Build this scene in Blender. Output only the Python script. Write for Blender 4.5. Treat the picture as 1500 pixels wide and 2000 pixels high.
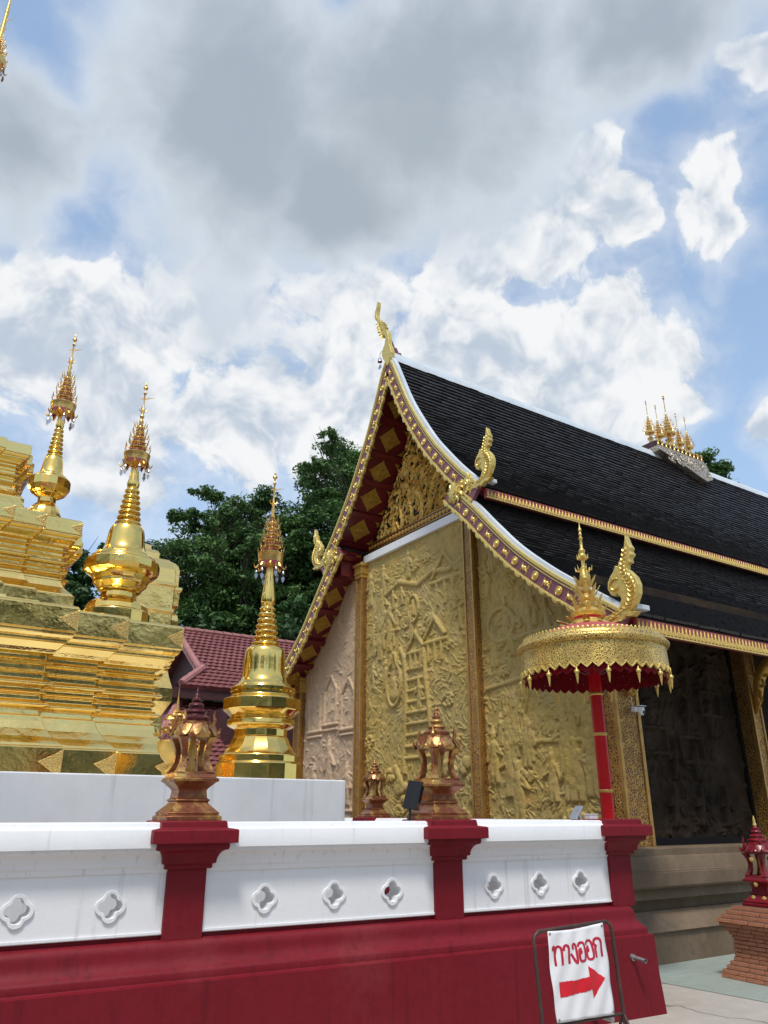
import bpy, bmesh, math, random
import numpy as np
from mathutils import Vector, Matrix
from mathutils.geometry import tessellate_polygon
R = math.radians
PI = math.pi
for o in list(bpy.data.objects):
    bpy.data.objects.remove(o)
SC = bpy.context.scene
COL = SC.collection

# ------------------------------------------------------------------ camera
cam_d = bpy.data.cameras.new('camera')
cam = bpy.data.objects.new('camera', cam_d)
COL.objects.link(cam)
cam_d.sensor_fit = 'HORIZONTAL'
cam_d.sensor_width = 36.0
cam_d.lens = 36.0 * 1495.0 / 1500.0
cam_d.clip_end = 3000
cam.location = (0, 0, 1.6)
cam.rotation_euler = (R(90) + math.atan(590 / 1495.0), 0, -R(33.5))
SC.camera = cam
SC.render.resolution_x = 768
SC.render.resolution_y = 1024

# ------------------------------------------------------------------ world
SUN_EL, SUN_AZ = 62.0, 218.0          # azimuth clockwise from +Y
world = bpy.data.worlds.new('World')
SC.world = world
world.use_nodes = True


class NG:
    """small helper to write node graphs"""
    def __init__(s, tree):
        s.t = tree
    def n(s, kind, **kw):
        nd = s.t.nodes.new(kind)
        for k, v in kw.items():
            setattr(nd, k, v)
        return nd
    def link(s, a, b):
        s.t.links.new(a, b)
    def put(s, sock, val):
        if hasattr(val, 'is_output') or isinstance(val, bpy.types.NodeSocket):
            s.t.links.new(val, sock)
        else:
            sock.default_value = val
    def m(s, op, a, b=0.0, c=0.0, clamp=False):
        nd = s.n('ShaderNodeMath', operation=op, use_clamp=clamp)
        s.put(nd.inputs[0], a); s.put(nd.inputs[1], b)
        if op in ('MULTIPLY_ADD', 'SMOOTH_MIN', 'SMOOTH_MAX'):
            s.put(nd.inputs[2], c)
        return nd.outputs[0]
    def v(s, op, a, b=None):
        nd = s.n('ShaderNodeVectorMath', operation=op)
        s.put(nd.inputs[0], a)
        if b is not None:
            if op == 'SCALE':
                s.put(nd.inputs['Scale'], b)
            else:
                s.put(nd.inputs[1], b)
        return nd.outputs['Value'] if op in ('DOT_PRODUCT', 'LENGTH', 'DISTANCE') else nd.outputs[0]
    def noise(s, vec, scale, detail=5, rough=.55, dist=0.0, lac=2.0):
        nd = s.n('ShaderNodeTexNoise')
        if vec is not None:
            s.link(vec, nd.inputs['Vector'])
        nd.inputs['Scale'].default_value = scale
        nd.inputs['Detail'].default_value = detail
        nd.inputs['Roughness'].default_value = rough
        nd.inputs['Distortion'].default_value = dist
        nd.inputs['Lacunarity'].default_value = lac
        return nd.outputs['Fac']
    def vor(s, vec, scale, feature='F1', out='Distance'):
        nd = s.n('ShaderNodeTexVoronoi', feature=feature)
        if vec is not None:
            s.link(vec, nd.inputs['Vector'])
        nd.inputs['Scale'].default_value = scale
        return nd.outputs[out]
    def step(s, x, lo, hi, a=0.0, b=1.0, kind='SMOOTHSTEP'):
        nd = s.n('ShaderNodeMapRange', interpolation_type=kind, clamp=True) if kind == 'LINEAR' else s.n('ShaderNodeMapRange', interpolation_type=kind)
        s.put(nd.inputs[0], x)
        nd.inputs[1].default_value = lo; nd.inputs[2].default_value = hi
        nd.inputs[3].default_value = a; nd.inputs[4].default_value = b
        return nd.outputs[0]
    def mix(s, f, a, b, blend='MIX'):
        nd = s.n('ShaderNodeMix', data_type='RGBA', blend_type=blend)
        s.put(nd.inputs[0], f)
        for i, c in ((6, a), (7, b)):
            if isinstance(c, (tuple, list)):
                nd.inputs[i].default_value = (*c[:3], 1)
            else:
                s.link(c, nd.inputs[i])
        return nd.outputs[2]


def build_sky():
    t = world.node_tree
    g = NG(t)
    bg = t.nodes['Background']
    bg.inputs['Strength'].default_value = 0.1
    world.cycles.sampling_method = 'NONE'
    sky = g.n('ShaderNodeTexSky', sky_type='NISHITA', sun_disc=False)
    sky.sun_elevation = R(SUN_EL)
    sky.sun_rotation = R(SUN_AZ)
    sky.dust_density = 1.6
    sky.ozone_density = 1.6
    tc = g.n('ShaderNodeTexCoord')
    d = g.v('NORMALIZE', tc.outputs['Generated'])
    sep = g.n('ShaderNodeSeparateXYZ'); g.link(d, sep.inputs[0])
    den = g.m('ADD', g.m('MAXIMUM', sep.outputs[2], 0.0), 0.35)
    inv = g.m('DIVIDE', 1.0, den)
    P = g.v('SCALE', d, inv)

    def nearest(lst, clampv):
        """how deep inside the nearest of a set of round cloud heaps (1 centre, 0 rim)"""
        v = clampv
        for c, r in lst:
            q = g.m('MULTIPLY_ADD', g.v('DISTANCE', d3, c), -1.0 / r, 1.0)
            v = g.m('SMOOTH_MAX', v, q, .12)
        return v

    wob = g.n('ShaderNodeTexNoise'); g.link(d, wob.inputs['Vector'])
    wob.inputs['Scale'].default_value = 7.0; wob.inputs['Detail'].default_value = 3
    wv = g.v('SCALE', g.v('SUBTRACT', wob.outputs['Color'], (.5, .5, .5)), .10)
    d2 = g.v('ADD', d, wv)
    d3 = g.v('ADD', d, g.v('SCALE', wv, 1.7))
    n1 = g.noise(d2, 7.5, 9, .62)
    n2 = g.noise(g.v('ADD', d2, (-.010, -.008, .026)), 7.5, 4, .62)   # sampled towards the light
    n_big = g.noise(P, 1.6, 3, .5)
    n_soft = g.noise(d, 4.0, 3, .5)
    bil = g.vor(d2, 17.0, 'F1')
    # heaps of cumulus and the thick deck of this sky, by compass direction; elsewhere scattered heaps
    CUM = [((0.061, 0.851, 0.522), 0.109), ((0.126, 0.827, 0.548), 0.089), ((0.195, 0.801, 0.566), 0.079), ((0.258, 0.767, 0.587), 0.059), ((0.363, 0.786, 0.500), 0.092), ((0.410, 0.750, 0.520), 0.072), ((0.167, 0.873, 0.458), 0.123), ((0.303, 0.835, 0.460), 0.097), ((0.454, 0.746, 0.487), 0.079), ((0.556, 0.628, 0.545), 0.109), ((0.622, 0.579, 0.527), 0.094), ((0.672, 0.505, 0.541), 0.072), ((0.704, 0.489, 0.515), 0.066), ((0.667, 0.566, 0.484), 0.106), ((0.733, 0.488, 0.474), 0.048), ((0.508, 0.563, 0.653), 0.104), ((0.545, 0.501, 0.672), 0.083), ((0.573, 0.445, 0.688), 0.060), ((0.618, 0.443, 0.649), 0.057), ((0.587, 0.505, 0.633), 0.066), ((0.440, 0.554, 0.706), 0.089), ((0.489, 0.508, 0.710), 0.064), ((0.663, 0.336, 0.669), 0.058), ((0.672, 0.380, 0.636), 0.047), ((0.675, 0.306, 0.671), 0.041), ((0.700, 0.357, 0.618), 0.043), ((0.634, 0.251, 0.731), 0.033), ((0.811, 0.417, 0.410), 0.034), ((0.411, 0.691, 0.595), 0.077), ((0.363, 0.736, 0.572), 0.045)]
    DECK = [((0.196, 0.645, 0.738), 0.256), ((0.403, 0.474, 0.783), 0.239), ((0.022, 0.725, 0.689), 0.161), ((0.524, 0.321, 0.789), 0.149), ((0.341, 0.639, 0.690), 0.122)]
    scat = g.m('MULTIPLY_ADD', g.m('SUBTRACT', n_big, .60), 5.0, 0.0)
    cv = nearest(CUM, g.m('MINIMUM', scat, .5))
    dens = g.m('MULTIPLY_ADD', g.m('SUBTRACT', n1, .47), 2.2, cv)
    dens = g.m('MULTIPLY_ADD', g.m('SUBTRACT', .42, bil), .34, dens)
    mask = g.m('MAXIMUM', g.step(dens, .0, .34), g.step(dens, -.70, .40, 0.0, .45))
    lit = g.m('MULTIPLY_ADD', g.m('SUBTRACT', n1, n2), 3.3, .66)
    lit = g.m('MULTIPLY_ADD', g.m('SUBTRACT', .40, bil), .22, lit)
    lit = g.m('SUBTRACT', lit, g.step(dens, .25, 1.3, 0.0, .34))
    white = g.mix(g.step(lit, .10, .85), (3.8, 4.4, 5.2), (6.7, 6.8, 6.9))
    dv = nearest(DECK, -1.0)
    dd = g.m('MULTIPLY_ADD', g.m('SUBTRACT', n_soft, .5), 1.1, g.m('MULTIPLY_ADD', g.m('SUBTRACT', n1, .5), .5, dv))
    dmask = g.step(dd, .06, .42)
    dsh = g.m('MULTIPLY_ADD', g.m('SUBTRACT', n_soft, .5), 1.7, g.m('MULTIPLY_ADD', g.m('SUBTRACT', n1, n2), .8, dv))
    under = g.mix(g.step(dsh, .05, .95), (5.1, 5.6, 6.2), (2.95, 3.4, 3.9))
    haze = g.step(sep.outputs[2], .10, .75, .65, .35)
    skyc = g.mix(haze, g.v('SCALE', sky.outputs[0], 1.5), (3.7, 5.2, 7.1))
    col = g.mix(mask, skyc, white)
    col = g.mix(g.m('MULTIPLY', dmask, .96), col, under)
    g.link(col, bg.inputs['Color'])


build_sky()

sun_d = bpy.data.lights.new('sun', 'SUN')
sun_d.energy = 2.1
sun_d.angle = R(10)
sun_d.color = (1.0, .95, .87)
sun = bpy.data.objects.new('sun', sun_d)
COL.objects.link(sun)
sd = Vector((math.sin(R(SUN_AZ)) * math.cos(R(SUN_EL)), math.cos(R(SUN_AZ)) * math.cos(R(SUN_EL)), math.sin(R(SUN_EL))))
sun.rotation_euler = sd.to_track_quat('Z', 'Y').to_euler()
sun.location = (0, 0, 40)

SC.view_settings.view_transform = 'Standard'
SC.view_settings.look = 'None'
SC.view_settings.gamma = 1
SC.view_settings.exposure = 0.45
SC.view_settings.use_curve_mapping = False

# ------------------------------------------------------------------ helpers
def tag(o, label=None, cat=None, group=None, kind=None):
    if label: o['label'] = label
    if cat: o['category'] = cat
    if group: o['group'] = group
    if kind: o['kind'] = kind
    return o


def thing(name, label, cat, loc=(0, 0, 0), rz=0.0, group=None):
    o = bpy.data.objects.new(name, None)
    o.empty_display_size = .2
    o.location = loc
    o.rotation_euler = (0, 0, rz)
    COL.objects.link(o)
    return tag(o, label, cat, group)


def child(me, name, mat, parent=None, loc=(0, 0, 0), rot=(0, 0, 0), scale=(1, 1, 1), world=False):
    """one mesh object; world=True: the vertices are world coordinates"""
    o = bpy.data.objects.new(name, me)
    COL.objects.link(o)
    if mat is not None and len(me.materials) == 0:
        me.materials.append(mat)
    o.location = loc; o.rotation_euler = rot; o.scale = scale
    if parent is not None:
        o.parent = parent
        if world:
            inv = Matrix.Identity(4)
            chain = []
            q = parent
            while q is not None:
                chain.append(q); q = q.parent
            mw = Matrix.Identity(4)
            for q in reversed(chain):
                mw = mw @ q.matrix_parent_inverse @ Matrix.LocRotScale(q.location, q.rotation_euler, q.scale)
            o.matrix_parent_inverse = mw.inverted()
    return o


def copy_tree(o, parent=None):
    c = o.copy()
    COL.objects.link(c)
    c.parent = parent
    if parent is not None:
        c.matrix_parent_inverse = o.matrix_parent_inverse.copy()
    for ch in list(o.children):
        copy_tree(ch, c)
    return c


class MB:
    def __init__(s):
        s.v = []; s.f = []
    def add(s, vs, fs):
        b = len(s.v)
        s.v.extend([tuple(p) for p in vs])
        s.f.extend([tuple(b + i for i in f) for f in fs])
    def box(s, x0, x1, y0, y1, z0, z1):
        s.add([(x0, y0, z0), (x1, y0, z0), (x1, y1, z0), (x0, y1, z0), (x0, y0, z1), (x1, y0, z1), (x1, y1, z1), (x0, y1, z1)],
              [(0, 3, 2, 1), (4, 5, 6, 7), (0, 1, 5, 4), (1, 2, 6, 5), (2, 3, 7, 6), (3, 0, 4, 7)])
    def bbox(s, c, half, M=None):
        x, y, z = half
        vs = [Vector((a * x, b * y, d * z)) for d in (-1, 1) for a, b in ((-1, -1), (1, -1), (1, 1), (-1, 1))]
        if M is not None:
            vs = [M @ p for p in vs]
        vs = [p + Vector(c) for p in vs]
        s.add(vs, [(0, 3, 2, 1), (4, 5, 6, 7), (0, 1, 5, 4), (1, 2, 6, 5), (2, 3, 7, 6), (3, 0, 4, 7)])
    def loft(s, rings, closed=True, cap=True):
        n = len(rings[0]); b = len(s.v)
        for r in rings:
            s.v.extend([tuple(p) for p in r])
        for i in range(len(rings) - 1):
            for j in range(n if closed else n - 1):
                k = (j + 1) % n
                s.f.append((b + i * n + j, b + i * n + k, b + (i + 1) * n + k, b + (i + 1) * n + j))
        if cap:
            s.f.append(tuple(b + j for j in reversed(range(n))))
            s.f.append(tuple(b + (len(rings) - 1) * n + j for j in range(n)))
    def lathe(s, prof, n=16, phase=0.0, c=(0, 0, 0), square=False, cap=True):
        k = math.sqrt(2) if square else 1.0
        if square:
            n, phase = 4, PI / 4
        rings = [[(c[0] + max(r, 1e-4) * k * math.cos(phase + 2 * PI * j / n), c[1] + max(r, 1e-4) * k * math.sin(phase + 2 * PI * j / n), c[2] + z) for j in range(n)] for r, z in prof]
        s.loft(rings, True, cap)
    def tube(s, pts, rad, n=8, flat=None, cap=True):
        """rad: number or list; flat=(axis, factor) squashes along an axis"""
        pts = [Vector(p) for p in pts]
        rr = rad if isinstance(rad, (list, tuple)) else [rad] * len(pts)
        rings = []
        t0 = (pts[1] - pts[0]).normalized()
        up = Vector((0, 0, 1)) if abs(t0.z) < .9 else Vector((1, 0, 0))
        a = t0.cross(up).normalized()
        for i, p in enumerate(pts):
            t = (pts[min(i + 1, len(pts) - 1)] - pts[max(i - 1, 0)]).normalized()
            a = (a - t * a.dot(t)).normalized()
            b = t.cross(a)
            ring = []
            for j in range(n):
                th = 2 * PI * j / n
                off = (a * math.cos(th) + b * math.sin(th)) * max(rr[i], 1e-4)
                if flat:
                    ax = Vector(flat[0]); off = off - ax * off.dot(ax) * (1 - flat[1])
                ring.append(p + off)
            rings.append(ring)
        s.loft(rings, True, cap)
    def prism(s, loops, fr, d0, d1, bevel=0.0):
        """loops: outer + hole outlines as (u,v); fr(u,v,d)->xyz; from depth d0 to d1"""
        tri = tessellate_polygon([[Vector((u, v, 0)) for u, v in lp] for lp in loops])
        flat = [p for lp in loops for p in lp]
        n = len(flat)
        b = len(s.v)
        s.v.extend([tuple(fr(u, v, d0)) for u, v in flat])
        s.v.extend([tuple(fr(u, v, d1)) for u, v in flat])
        for t in tri:
            s.f.append((b + t[0], b + t[1], b + t[2]))
            s.f.append((b + n + t[2], b + n + t[1], b + n + t[0]))
        o = 0
        for lp in loops:
            m = len(lp)
            for j in range(m):
                k = (j + 1) % m
                s.f.append((b + o + j, b + o + k, b + n + o + k, b + n + o + j))
            o += m
    def curl(s, fr, u, v, ang, ln, w, curv, h, seg=7, d0=0.0):
        """tapered flame scroll with a raised ridge"""
        x, y = u, v
        L = []
        for i in range(seg + 1):
            t = i / seg
            a = ang + curv * t ** 1.3
            ww = w * (math.sin(PI * min(1, .18 + t * .82)) ** .7 + .02) * (1 - .25 * t)
            nx, ny = -math.sin(a), math.cos(a)
            L.append((fr(x + nx * ww, y + ny * ww, d0), fr(x, y, d0 + h * (1 - .5 * t)), fr(x - nx * ww, y - ny * ww, d0)))
            x += math.cos(a) * ln / seg; y += math.sin(a) * ln / seg
        b = len(s.v)
        for r in L:
            s.v.extend([tuple(p) for p in r])
        for i in range(seg):
            for j in (0, 1):
                s.f.append((b + 3 * i + j, b + 3 * i + j + 1, b + 3 * i + 3 + j + 1, b + 3 * i + 3 + j))
    def mesh(s, name, smooth=None, fix=True):
        me = bpy.data.meshes.new(name)
        me.from_pydata(s.v, [], s.f)
        if fix:
            bm = bmesh.new(); bm.from_mesh(me)
            bmesh.ops.recalc_face_normals(bm, faces=bm.faces)
            bm.to_mesh(me); bm.free()
        if smooth:
            me.shade_smooth()
            me.set_sharp_from_angle(angle=R(smooth))
        me.update()
        return me
    def build(s, name, mat, parent=None, smooth=None, world=False, bevel=None, **kw):
        o = child(s.mesh(name, smooth), name, mat, parent, world=world, **kw)
        if bevel:
            m = o.modifiers.new('bevel', 'BEVEL')
            m.width = bevel; m.segments = 2; m.limit_method = 'ANGLE'; m.angle_limit = R(40)
            m.harden_normals = False
        return o


def catmull(pts, n):
    """resample a polyline of 2-D points as a smooth curve with n+1 points, even in arc length"""
    p = [np.array(q, float) for q in pts]
    p = [2 * p[0] - p[1]] + p + [2 * p[-1] - p[-2]]
    out = []
    for i in range(1, len(p) - 2):
        for t in np.linspace(0, 1, 24, endpoint=False):
            a, b, c, d = p[i - 1:i + 3]
            out.append(.5 * (2 * b + (c - a) * t + (2 * a - 5 * b + 4 * c - d) * t * t + (3 * b - a - 3 * c + d) * t ** 3))
    out.append(p[-2])
    out = np.array(out)
    s = np.concatenate([[0], np.cumsum(np.linalg.norm(np.diff(out, axis=0), axis=1))])
    q = np.linspace(0, s[-1], n + 1)
    return np.stack([np.interp(q, s, out[:, k]) for k in range(out.shape[1])], 1), s[-1]


def normals2d(c):
    t = np.gradient(c, axis=0)
    t /= np.linalg.norm(t, axis=1)[:, None]
    return np.stack([-t[:, 1], t[:, 0]], 1), t

# ------------------------------------------------------------------ materials
MATS = {}


def mat(name, base, rough=.6, metal=0.0, var=None, bump=None, spec=.5, coat=0.0, rvar=0.0, bump2=None, stain=None, extra=None):
    """var=(scale, colour2, amount, lo, hi); bump=(scale, strength, distance); stain=(colour, scale_xy, scale_z, lo, hi)"""
    m = bpy.data.materials.new(name)
    m.use_nodes = True
    t = m.node_tree
    g = NG(t)
    bs = t.nodes['Principled BSDF']
    tc = g.n('ShaderNodeTexCoord')
    vec = tc.outputs['Object']
    col = None
    if var:
        vs = var if isinstance(var, list) else [var]
        for (sc, c2, amt, lo, hi) in vs:
            f = g.step(g.noise(vec, sc, 6, .6), lo, hi, 0.0, amt)
            col = g.mix(f, col if col is not None else base, c2)
    if stain:
        c2, sx, sz, lo, hi, amt = stain
        mp = g.n('ShaderNodeMapping'); g.link(vec, mp.inputs[0])
        mp.inputs['Scale'].default_value = (sx, sx, sz)
        f = g.step(g.noise(mp.outputs[0], 1.0, 5, .6), lo, hi, 0.0, amt)
        col = g.mix(f, col if col is not None else base, c2)
    if extra:
        col = extra(g, vec, col if col is not None else base, bs)
    if col is not None and not isinstance(col, (tuple, list)):
        g.link(col, bs.inputs['Base Color'])
    else:
        bs.inputs['Base Color'].default_value = (*base, 1)
    bs.inputs['Roughness'].default_value = rough
    if rvar:
        g.link(g.step(g.noise(vec, 3.0, 5, .6), .3, .7, max(.03, rough - rvar), rough + rvar), bs.inputs['Roughness'])
    bs.inputs['Metallic'].default_value = metal
    bs.inputs['Specular IOR Level'].default_value = spec
    if coat:
        bs.inputs['Coat Weight'].default_value = coat
        bs.inputs['Coat Roughness'].default_value = .12
    prev = None
    for b in (bump, bump2):
        if b:
            nd = g.n('ShaderNodeBump')
            nd.inputs['Strength'].default_value = b[1]
            nd.inputs['Distance'].default_value = b[2]
            if len(b) > 3 and b[3] == 'vor':
                hgt = g.vor(vec, b[0], 'F1')
            else:
                hgt = g.noise(vec, b[0], 6, .6)
            g.link(hgt, nd.inputs['Height'])
            if prev is not None:
                g.link(prev, nd.inputs['Normal'])
            prev = nd.outputs[0]
    if prev is not None:
        g.link(prev, bs.inputs['Normal'])
    MATS[name] = m
    return m


def carved(scale, dark, lo=.10, hi=.30):
    """dense carved filigree: dark ground between raised scrolls"""
    def f(g, vec, col, bs):
        w = g.n('ShaderNodeTexNoise'); g.link(vec, w.inputs['Vector'])
        w.inputs['Scale'].default_value = scale * .6; w.inputs['Detail'].default_value = 2
        vv = g.v('ADD', vec, g.v('SCALE', g.v('SUBTRACT', w.outputs['Color'], (.5, .5, .5)), .9 / scale))
        e = g.vor(vv, scale, 'DISTANCE_TO_EDGE')
        f0 = g.step(e, lo, hi)
        nd = g.n('ShaderNodeBump'); nd.inputs['Strength'].default_value = .8; nd.inputs['Distance'].default_value = .35 / scale
        nd.invert = True
        g.link(f0, nd.inputs['Height']); g.link(nd.outputs[0], bs.inputs['Normal'])
        g.link(g.m('MULTIPLY_ADD', f0, -.75, bs.inputs['Metallic'].default_value or .8), bs.inputs['Metallic'])
        return g.mix(f0, col, dark)
    return f


def streaks(colr, sx, sz, lo, hi, amt):
    return (colr, sx, sz, lo, hi, amt)


mat('white_paint', (.80, .81, .82), .55, var=[(1.3, (.70, .72, .74), .6, .35, .75), (14, (.62, .62, .60), .25, .55, .8)],
    stain=((.36, .35, .33), 24, .7, .57, .72, .34), bump=(35, .12, .01), bump2=(3, .1, .02))
mat('cream_paint', (.74, .76, .76), .6, var=[(1.1, (.60, .63, .66), .7, .35, .7), (6, (.66, .63, .56), .35, .5, .75)],
    stain=((.46, .46, .45), 9, .4, .52, .72, .55), bump=(20, .1, .01))
mat('red_paint', (.165, .007, .014), .55, spec=.22, var=[(1.6, (.185, .009, .018), .8, .35, .7), (.9, (.215, .030, .034), .55, .54, .72), (55, (.24, .06, .06), .5, .68, .76), (22, (.125, .005, .010), .5, .45, .75)],
    stain=((.085, .005, .010), 14, .5, .54, .72, .55), bump=(40, .15, .006), bump2=(2.5, .12, .02), rvar=.08)
GOLD = (.92, .68, .24)
mat('gold_plate', GOLD, .11, 1.0, var=(1.7, (.86, .58, .17), .8, .35, .7), bump=(2.2, .10, .12), bump2=(9, .04, .03), rvar=.06)
mat('gold_round', (.92, .65, .19), .12, 1.0, var=(3.0, (.86, .55, .13), .7, .35, .7), bump=(4.0, .05, .08), bump2=(60, .04, .005), rvar=.05)
mat('gold_spire', (.80, .52, .17), .3, 1.0, var=(12, (.60, .34, .10), .7, .4, .7), bump=(40, .35, .01))
mat('gold_emboss', (.80, .56, .19), .36, .9, extra=carved(38, (.42, .26, .07), .10, .25))
mat('gold_pale', (.76, .57, .17), .40, .6, var=(14, (.52, .36, .08), .6, .45, .7), bump=(30, .4, .012))
mat('gold_carved', (.50, .29, .08), .45, .6, var=(5, (.40, .21, .06), .8, .35, .7), extra=carved(30, (.075, .022, .010), .10, .22))
mat('gold_leaf', (.72, .48, .13), .38, .65, var=(4, (.56, .33, .07), .8, .35, .7), bump=(40, .4, .01))
mat('gold_strip', (.50, .30, .09), .4, .7, var=(6, (.35, .19, .05), .8, .35, .7), bump=(50, .3, .008))
mat('gold_filigree', (.82, .58, .17), .36, .75, var=(5, (.55, .36, .10), .7, .35, .7), extra=carved(44, (.16, .065, .02), .13, .27))
mat('red_filigree', (.22, .006, .014), .55, .0, extra=carved(30, (.32, .20, .12), .30, .46))
mat('purple_board', (.185, .058, .080), .42, var=[(6, (.23, .085, .105), .7, .4, .7)], bump=(30, .2, .006))
mat('soffit_red', (.145, .007, .014), .38, var=[(4, (.15, .012, .02), .7, .4, .7)], coat=.25, bump=(20, .15, .006))
mat('soffit_gold', (.58, .36, .05), .45, .4, var=(10, (.40, .22, .03), .8, .4, .65), bump=(45, .8, .02, 'vor'))
mat('black_ground', (.018, .014, .012), .6, bump=(30, .3, .01))
mat('verge_white', (.60, .65, .68), .5, var=[(2.2, (.48, .53, .56), .7, .35, .7)], stain=((.36, .40, .42), 6, 2, .55, .8, .5), bump=(20, .2, .01))
mat('roof_tile', (.022, .020, .021), .36, var=[(9, (.036, .033, .034), .6, .45, .75), (1.1, (.016, .015, .016), .7, .4, .7)], bump=(60, .15, .004), spec=.45, rvar=.05)
mat('roof_fascia', (.27, .05, .045), .5, var=[(9, (.20, .03, .03), .6, .4, .7)])
mat('stone_ochre', (.48, .34, .095), .66, var=[(.9, (.41, .31, .115), .85, .35, .62), (2.3, (.52, .385, .16), .7, .50, .72), (1.5, (.52, .29, .075), .6, .55, .78), (7, (.29, .215, .075), .6, .5, .72)], bump=(28, .5, .02), spec=.3)
mat('stone_cream', (.58, .42, .27), .75, var=[(.9, (.50, .36, .24), .8, .35, .65), (6, (.42, .30, .19), .6, .5, .75)], bump=(28, .4, .02), spec=.25)
mat('wood_dark', (.030, .020, .012), .7, spec=.1, var=[(2.0, (.070, .046, .029), .8, .42, .7), (.8, (.008, .007, .006), .7, .4, .7)], bump=(30, .4, .015))
mat('black_frame', (.008, .007, .008), .6, spec=.15)
mat('base_stone', (.150, .105, .064), .75, spec=.25, var=[(1.6, (.21, .155, .105), .8, .35, .7), (9, (.11, .085, .06), .6, .45, .75)], stain=((.07, .055, .04), 3, .7, .55, .8, .5), bump=(25, .3, .012))
mat('shrine_lustre', (.27, .095, .045), .34, .7, var=[(6, (.58, .36, .11), .95, .44, .62), (4, (.17, .03, .025), .8, .48, .66)], bump=(35, .4, .008), rvar=.1)
mat('shrine_red', (.16, .007, .013), .35, .0, spec=.35, var=[(9, (.22, .014, .022), .7, .4, .7)], coat=.12, bump=(30, .2, .006))
mat('brick', (.46, .185, .10), .85, var=[(5, (.58, .28, .165), .8, .38, .66), (23, (.26, .10, .06), .7, .5, .75)], bump=(50, .6, .01), bump2=(9, .4, .02), spec=.2)
mat('mortar', (.16, .10, .07), .9, bump=(40, .5, .01), spec=.2)
def cracked(g, vec, col, bs):
    w = g.n('ShaderNodeTexNoise'); g.link(vec, w.inputs['Vector']); w.inputs['Scale'].default_value = 3.0
    vv = g.v('ADD', vec, g.v('SCALE', w.outputs['Color'], .25))
    e = g.vor(vv, .45, 'DISTANCE_TO_EDGE')
    return g.mix(g.step(e, .0, .012, .75, 0.0), col, (.14, .12, .10))


mat('concrete', (.40, .37, .32), .8, extra=cracked, var=[(.7, (.33, .30, .26), .8, .35, .7), (7, (.46, .42, .36), .6, .45, .75), (40, (.27, .25, .22), .4, .55, .8)], bump=(30, .3, .008), spec=.3)
mat('green_floor', (.27, .31, .27), .65, var=[(1.2, (.30, .35, .31), .8, .35, .7), (10, (.20, .25, .22), .6, .45, .75), (4, (.40, .38, .33), .6, .6, .75)], bump=(30, .25, .006))
mat('red_tile', (.20, .058, .055), .65, var=[(1.3, (.15, .040, .042), .8, .35, .7), (8, (.29, .12, .11), .7, .5, .75)], bump=(30, .3, .01))
mat('tile_cap', (.36, .15, .135), .65, var=[(6, (.26, .10, .09), .7, .4, .7)])
mat('timber_shade_maroon', (.055, .018, .020), .6, var=[(5, (.08, .028, .028), .7, .4, .7)])  # dark timber, and the painted shade of the house hip skirt
mat('black_plastic', (.012, .013, .016), .35)
mat('white_plastic', (.72, .73, .74), .4, var=(8, (.6, .6, .6), .5, .5, .75))
mat('grey_metal', (.42, .43, .44), .4, .8, var=(14, (.28, .26, .24), .6, .45, .7), bump=(40, .2, .004))
mat('rust_pipe', (.075, .048, .040), .5, .5, var=[(11, (.15, .07, .04), .8, .5, .7)], bump=(60, .4, .004))
mat('banner', (.78, .78, .79), .5, var=[(4, (.70, .70, .72), .6, .4, .7)], bump=(5, .25, .02), bump2=(90, .15, .002))
mat('spray_red', (.62, .008, .020), .5, var=[(18, (.50, .006, .016), .7, .4, .7)])
mat('letter_red', (.50, .014, .045), .5, var=[(25, (.36, .008, .03), .7, .4, .7)])
mat('pole_red', (.48, .004, .008), .35, spec=.3, coat=.1, bump=(30, .08, .004))
mat('canopy_red', (.44, .085, .08), .5, var=[(6, (.36, .05, .05), .7, .4, .7)])
mat('silver', (.42, .42, .44), .3, 1.0)
mat('ornament_crimson', (.20, .012, .03), .45)
mat('ornament_grey', (.50, .43, .33), .45, .6, extra=carved(16, (.14, .10, .085), .10, .26))
mat('spire_dark', (.085, .014, .018), .35, .3, var=[(8, (.16, .04, .03), .7, .45, .7)], bump=(30, .3, .006))
mat('bark', (.06, .045, .035), .9, bump=(14, .6, .03))


def leaf_mat(name, c1, c2, c3):
    m = bpy.data.materials.new(name); m.use_nodes = True
    t = m.node_tree; g = NG(t)
    bs = t.nodes['Principled BSDF']; out = t.nodes['Material Output']
    tc = g.n('ShaderNodeTexCoord')
    col = g.mix(g.step(g.noise(tc.outputs['Object'], .45, 4, .6), .38, .62), c1, c2)
    col = g.mix(g.step(g.noise(tc.outputs['Object'], 2.5, 3, .6), .5, .75, 0, .7), col, c3)
    g.link(col, bs.inputs['Base Color'])
    bs.inputs['Roughness'].default_value = .55
    bs.inputs['Specular IOR Level'].default_value = .35
    tr = g.n('ShaderNodeBsdfTranslucent'); g.link(col, tr.inputs['Color'])
    mx = g.n('ShaderNodeMixShader'); mx.inputs[0].default_value = .22
    g.link(bs.outputs[0], mx.inputs[1]); g.link(tr.outputs[0], mx.inputs[2])
    g.link(mx.outputs[0], out.inputs['Surface'])
    MATS[name] = m


leaf_mat('leaf_dark', (.030, .072, .024), (.055, .120, .034), (.085, .160, .044))
leaf_mat('leaf_mid', (.050, .112, .030), (.090, .178, .044), (.130, .232, .060))
M = MATS

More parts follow.
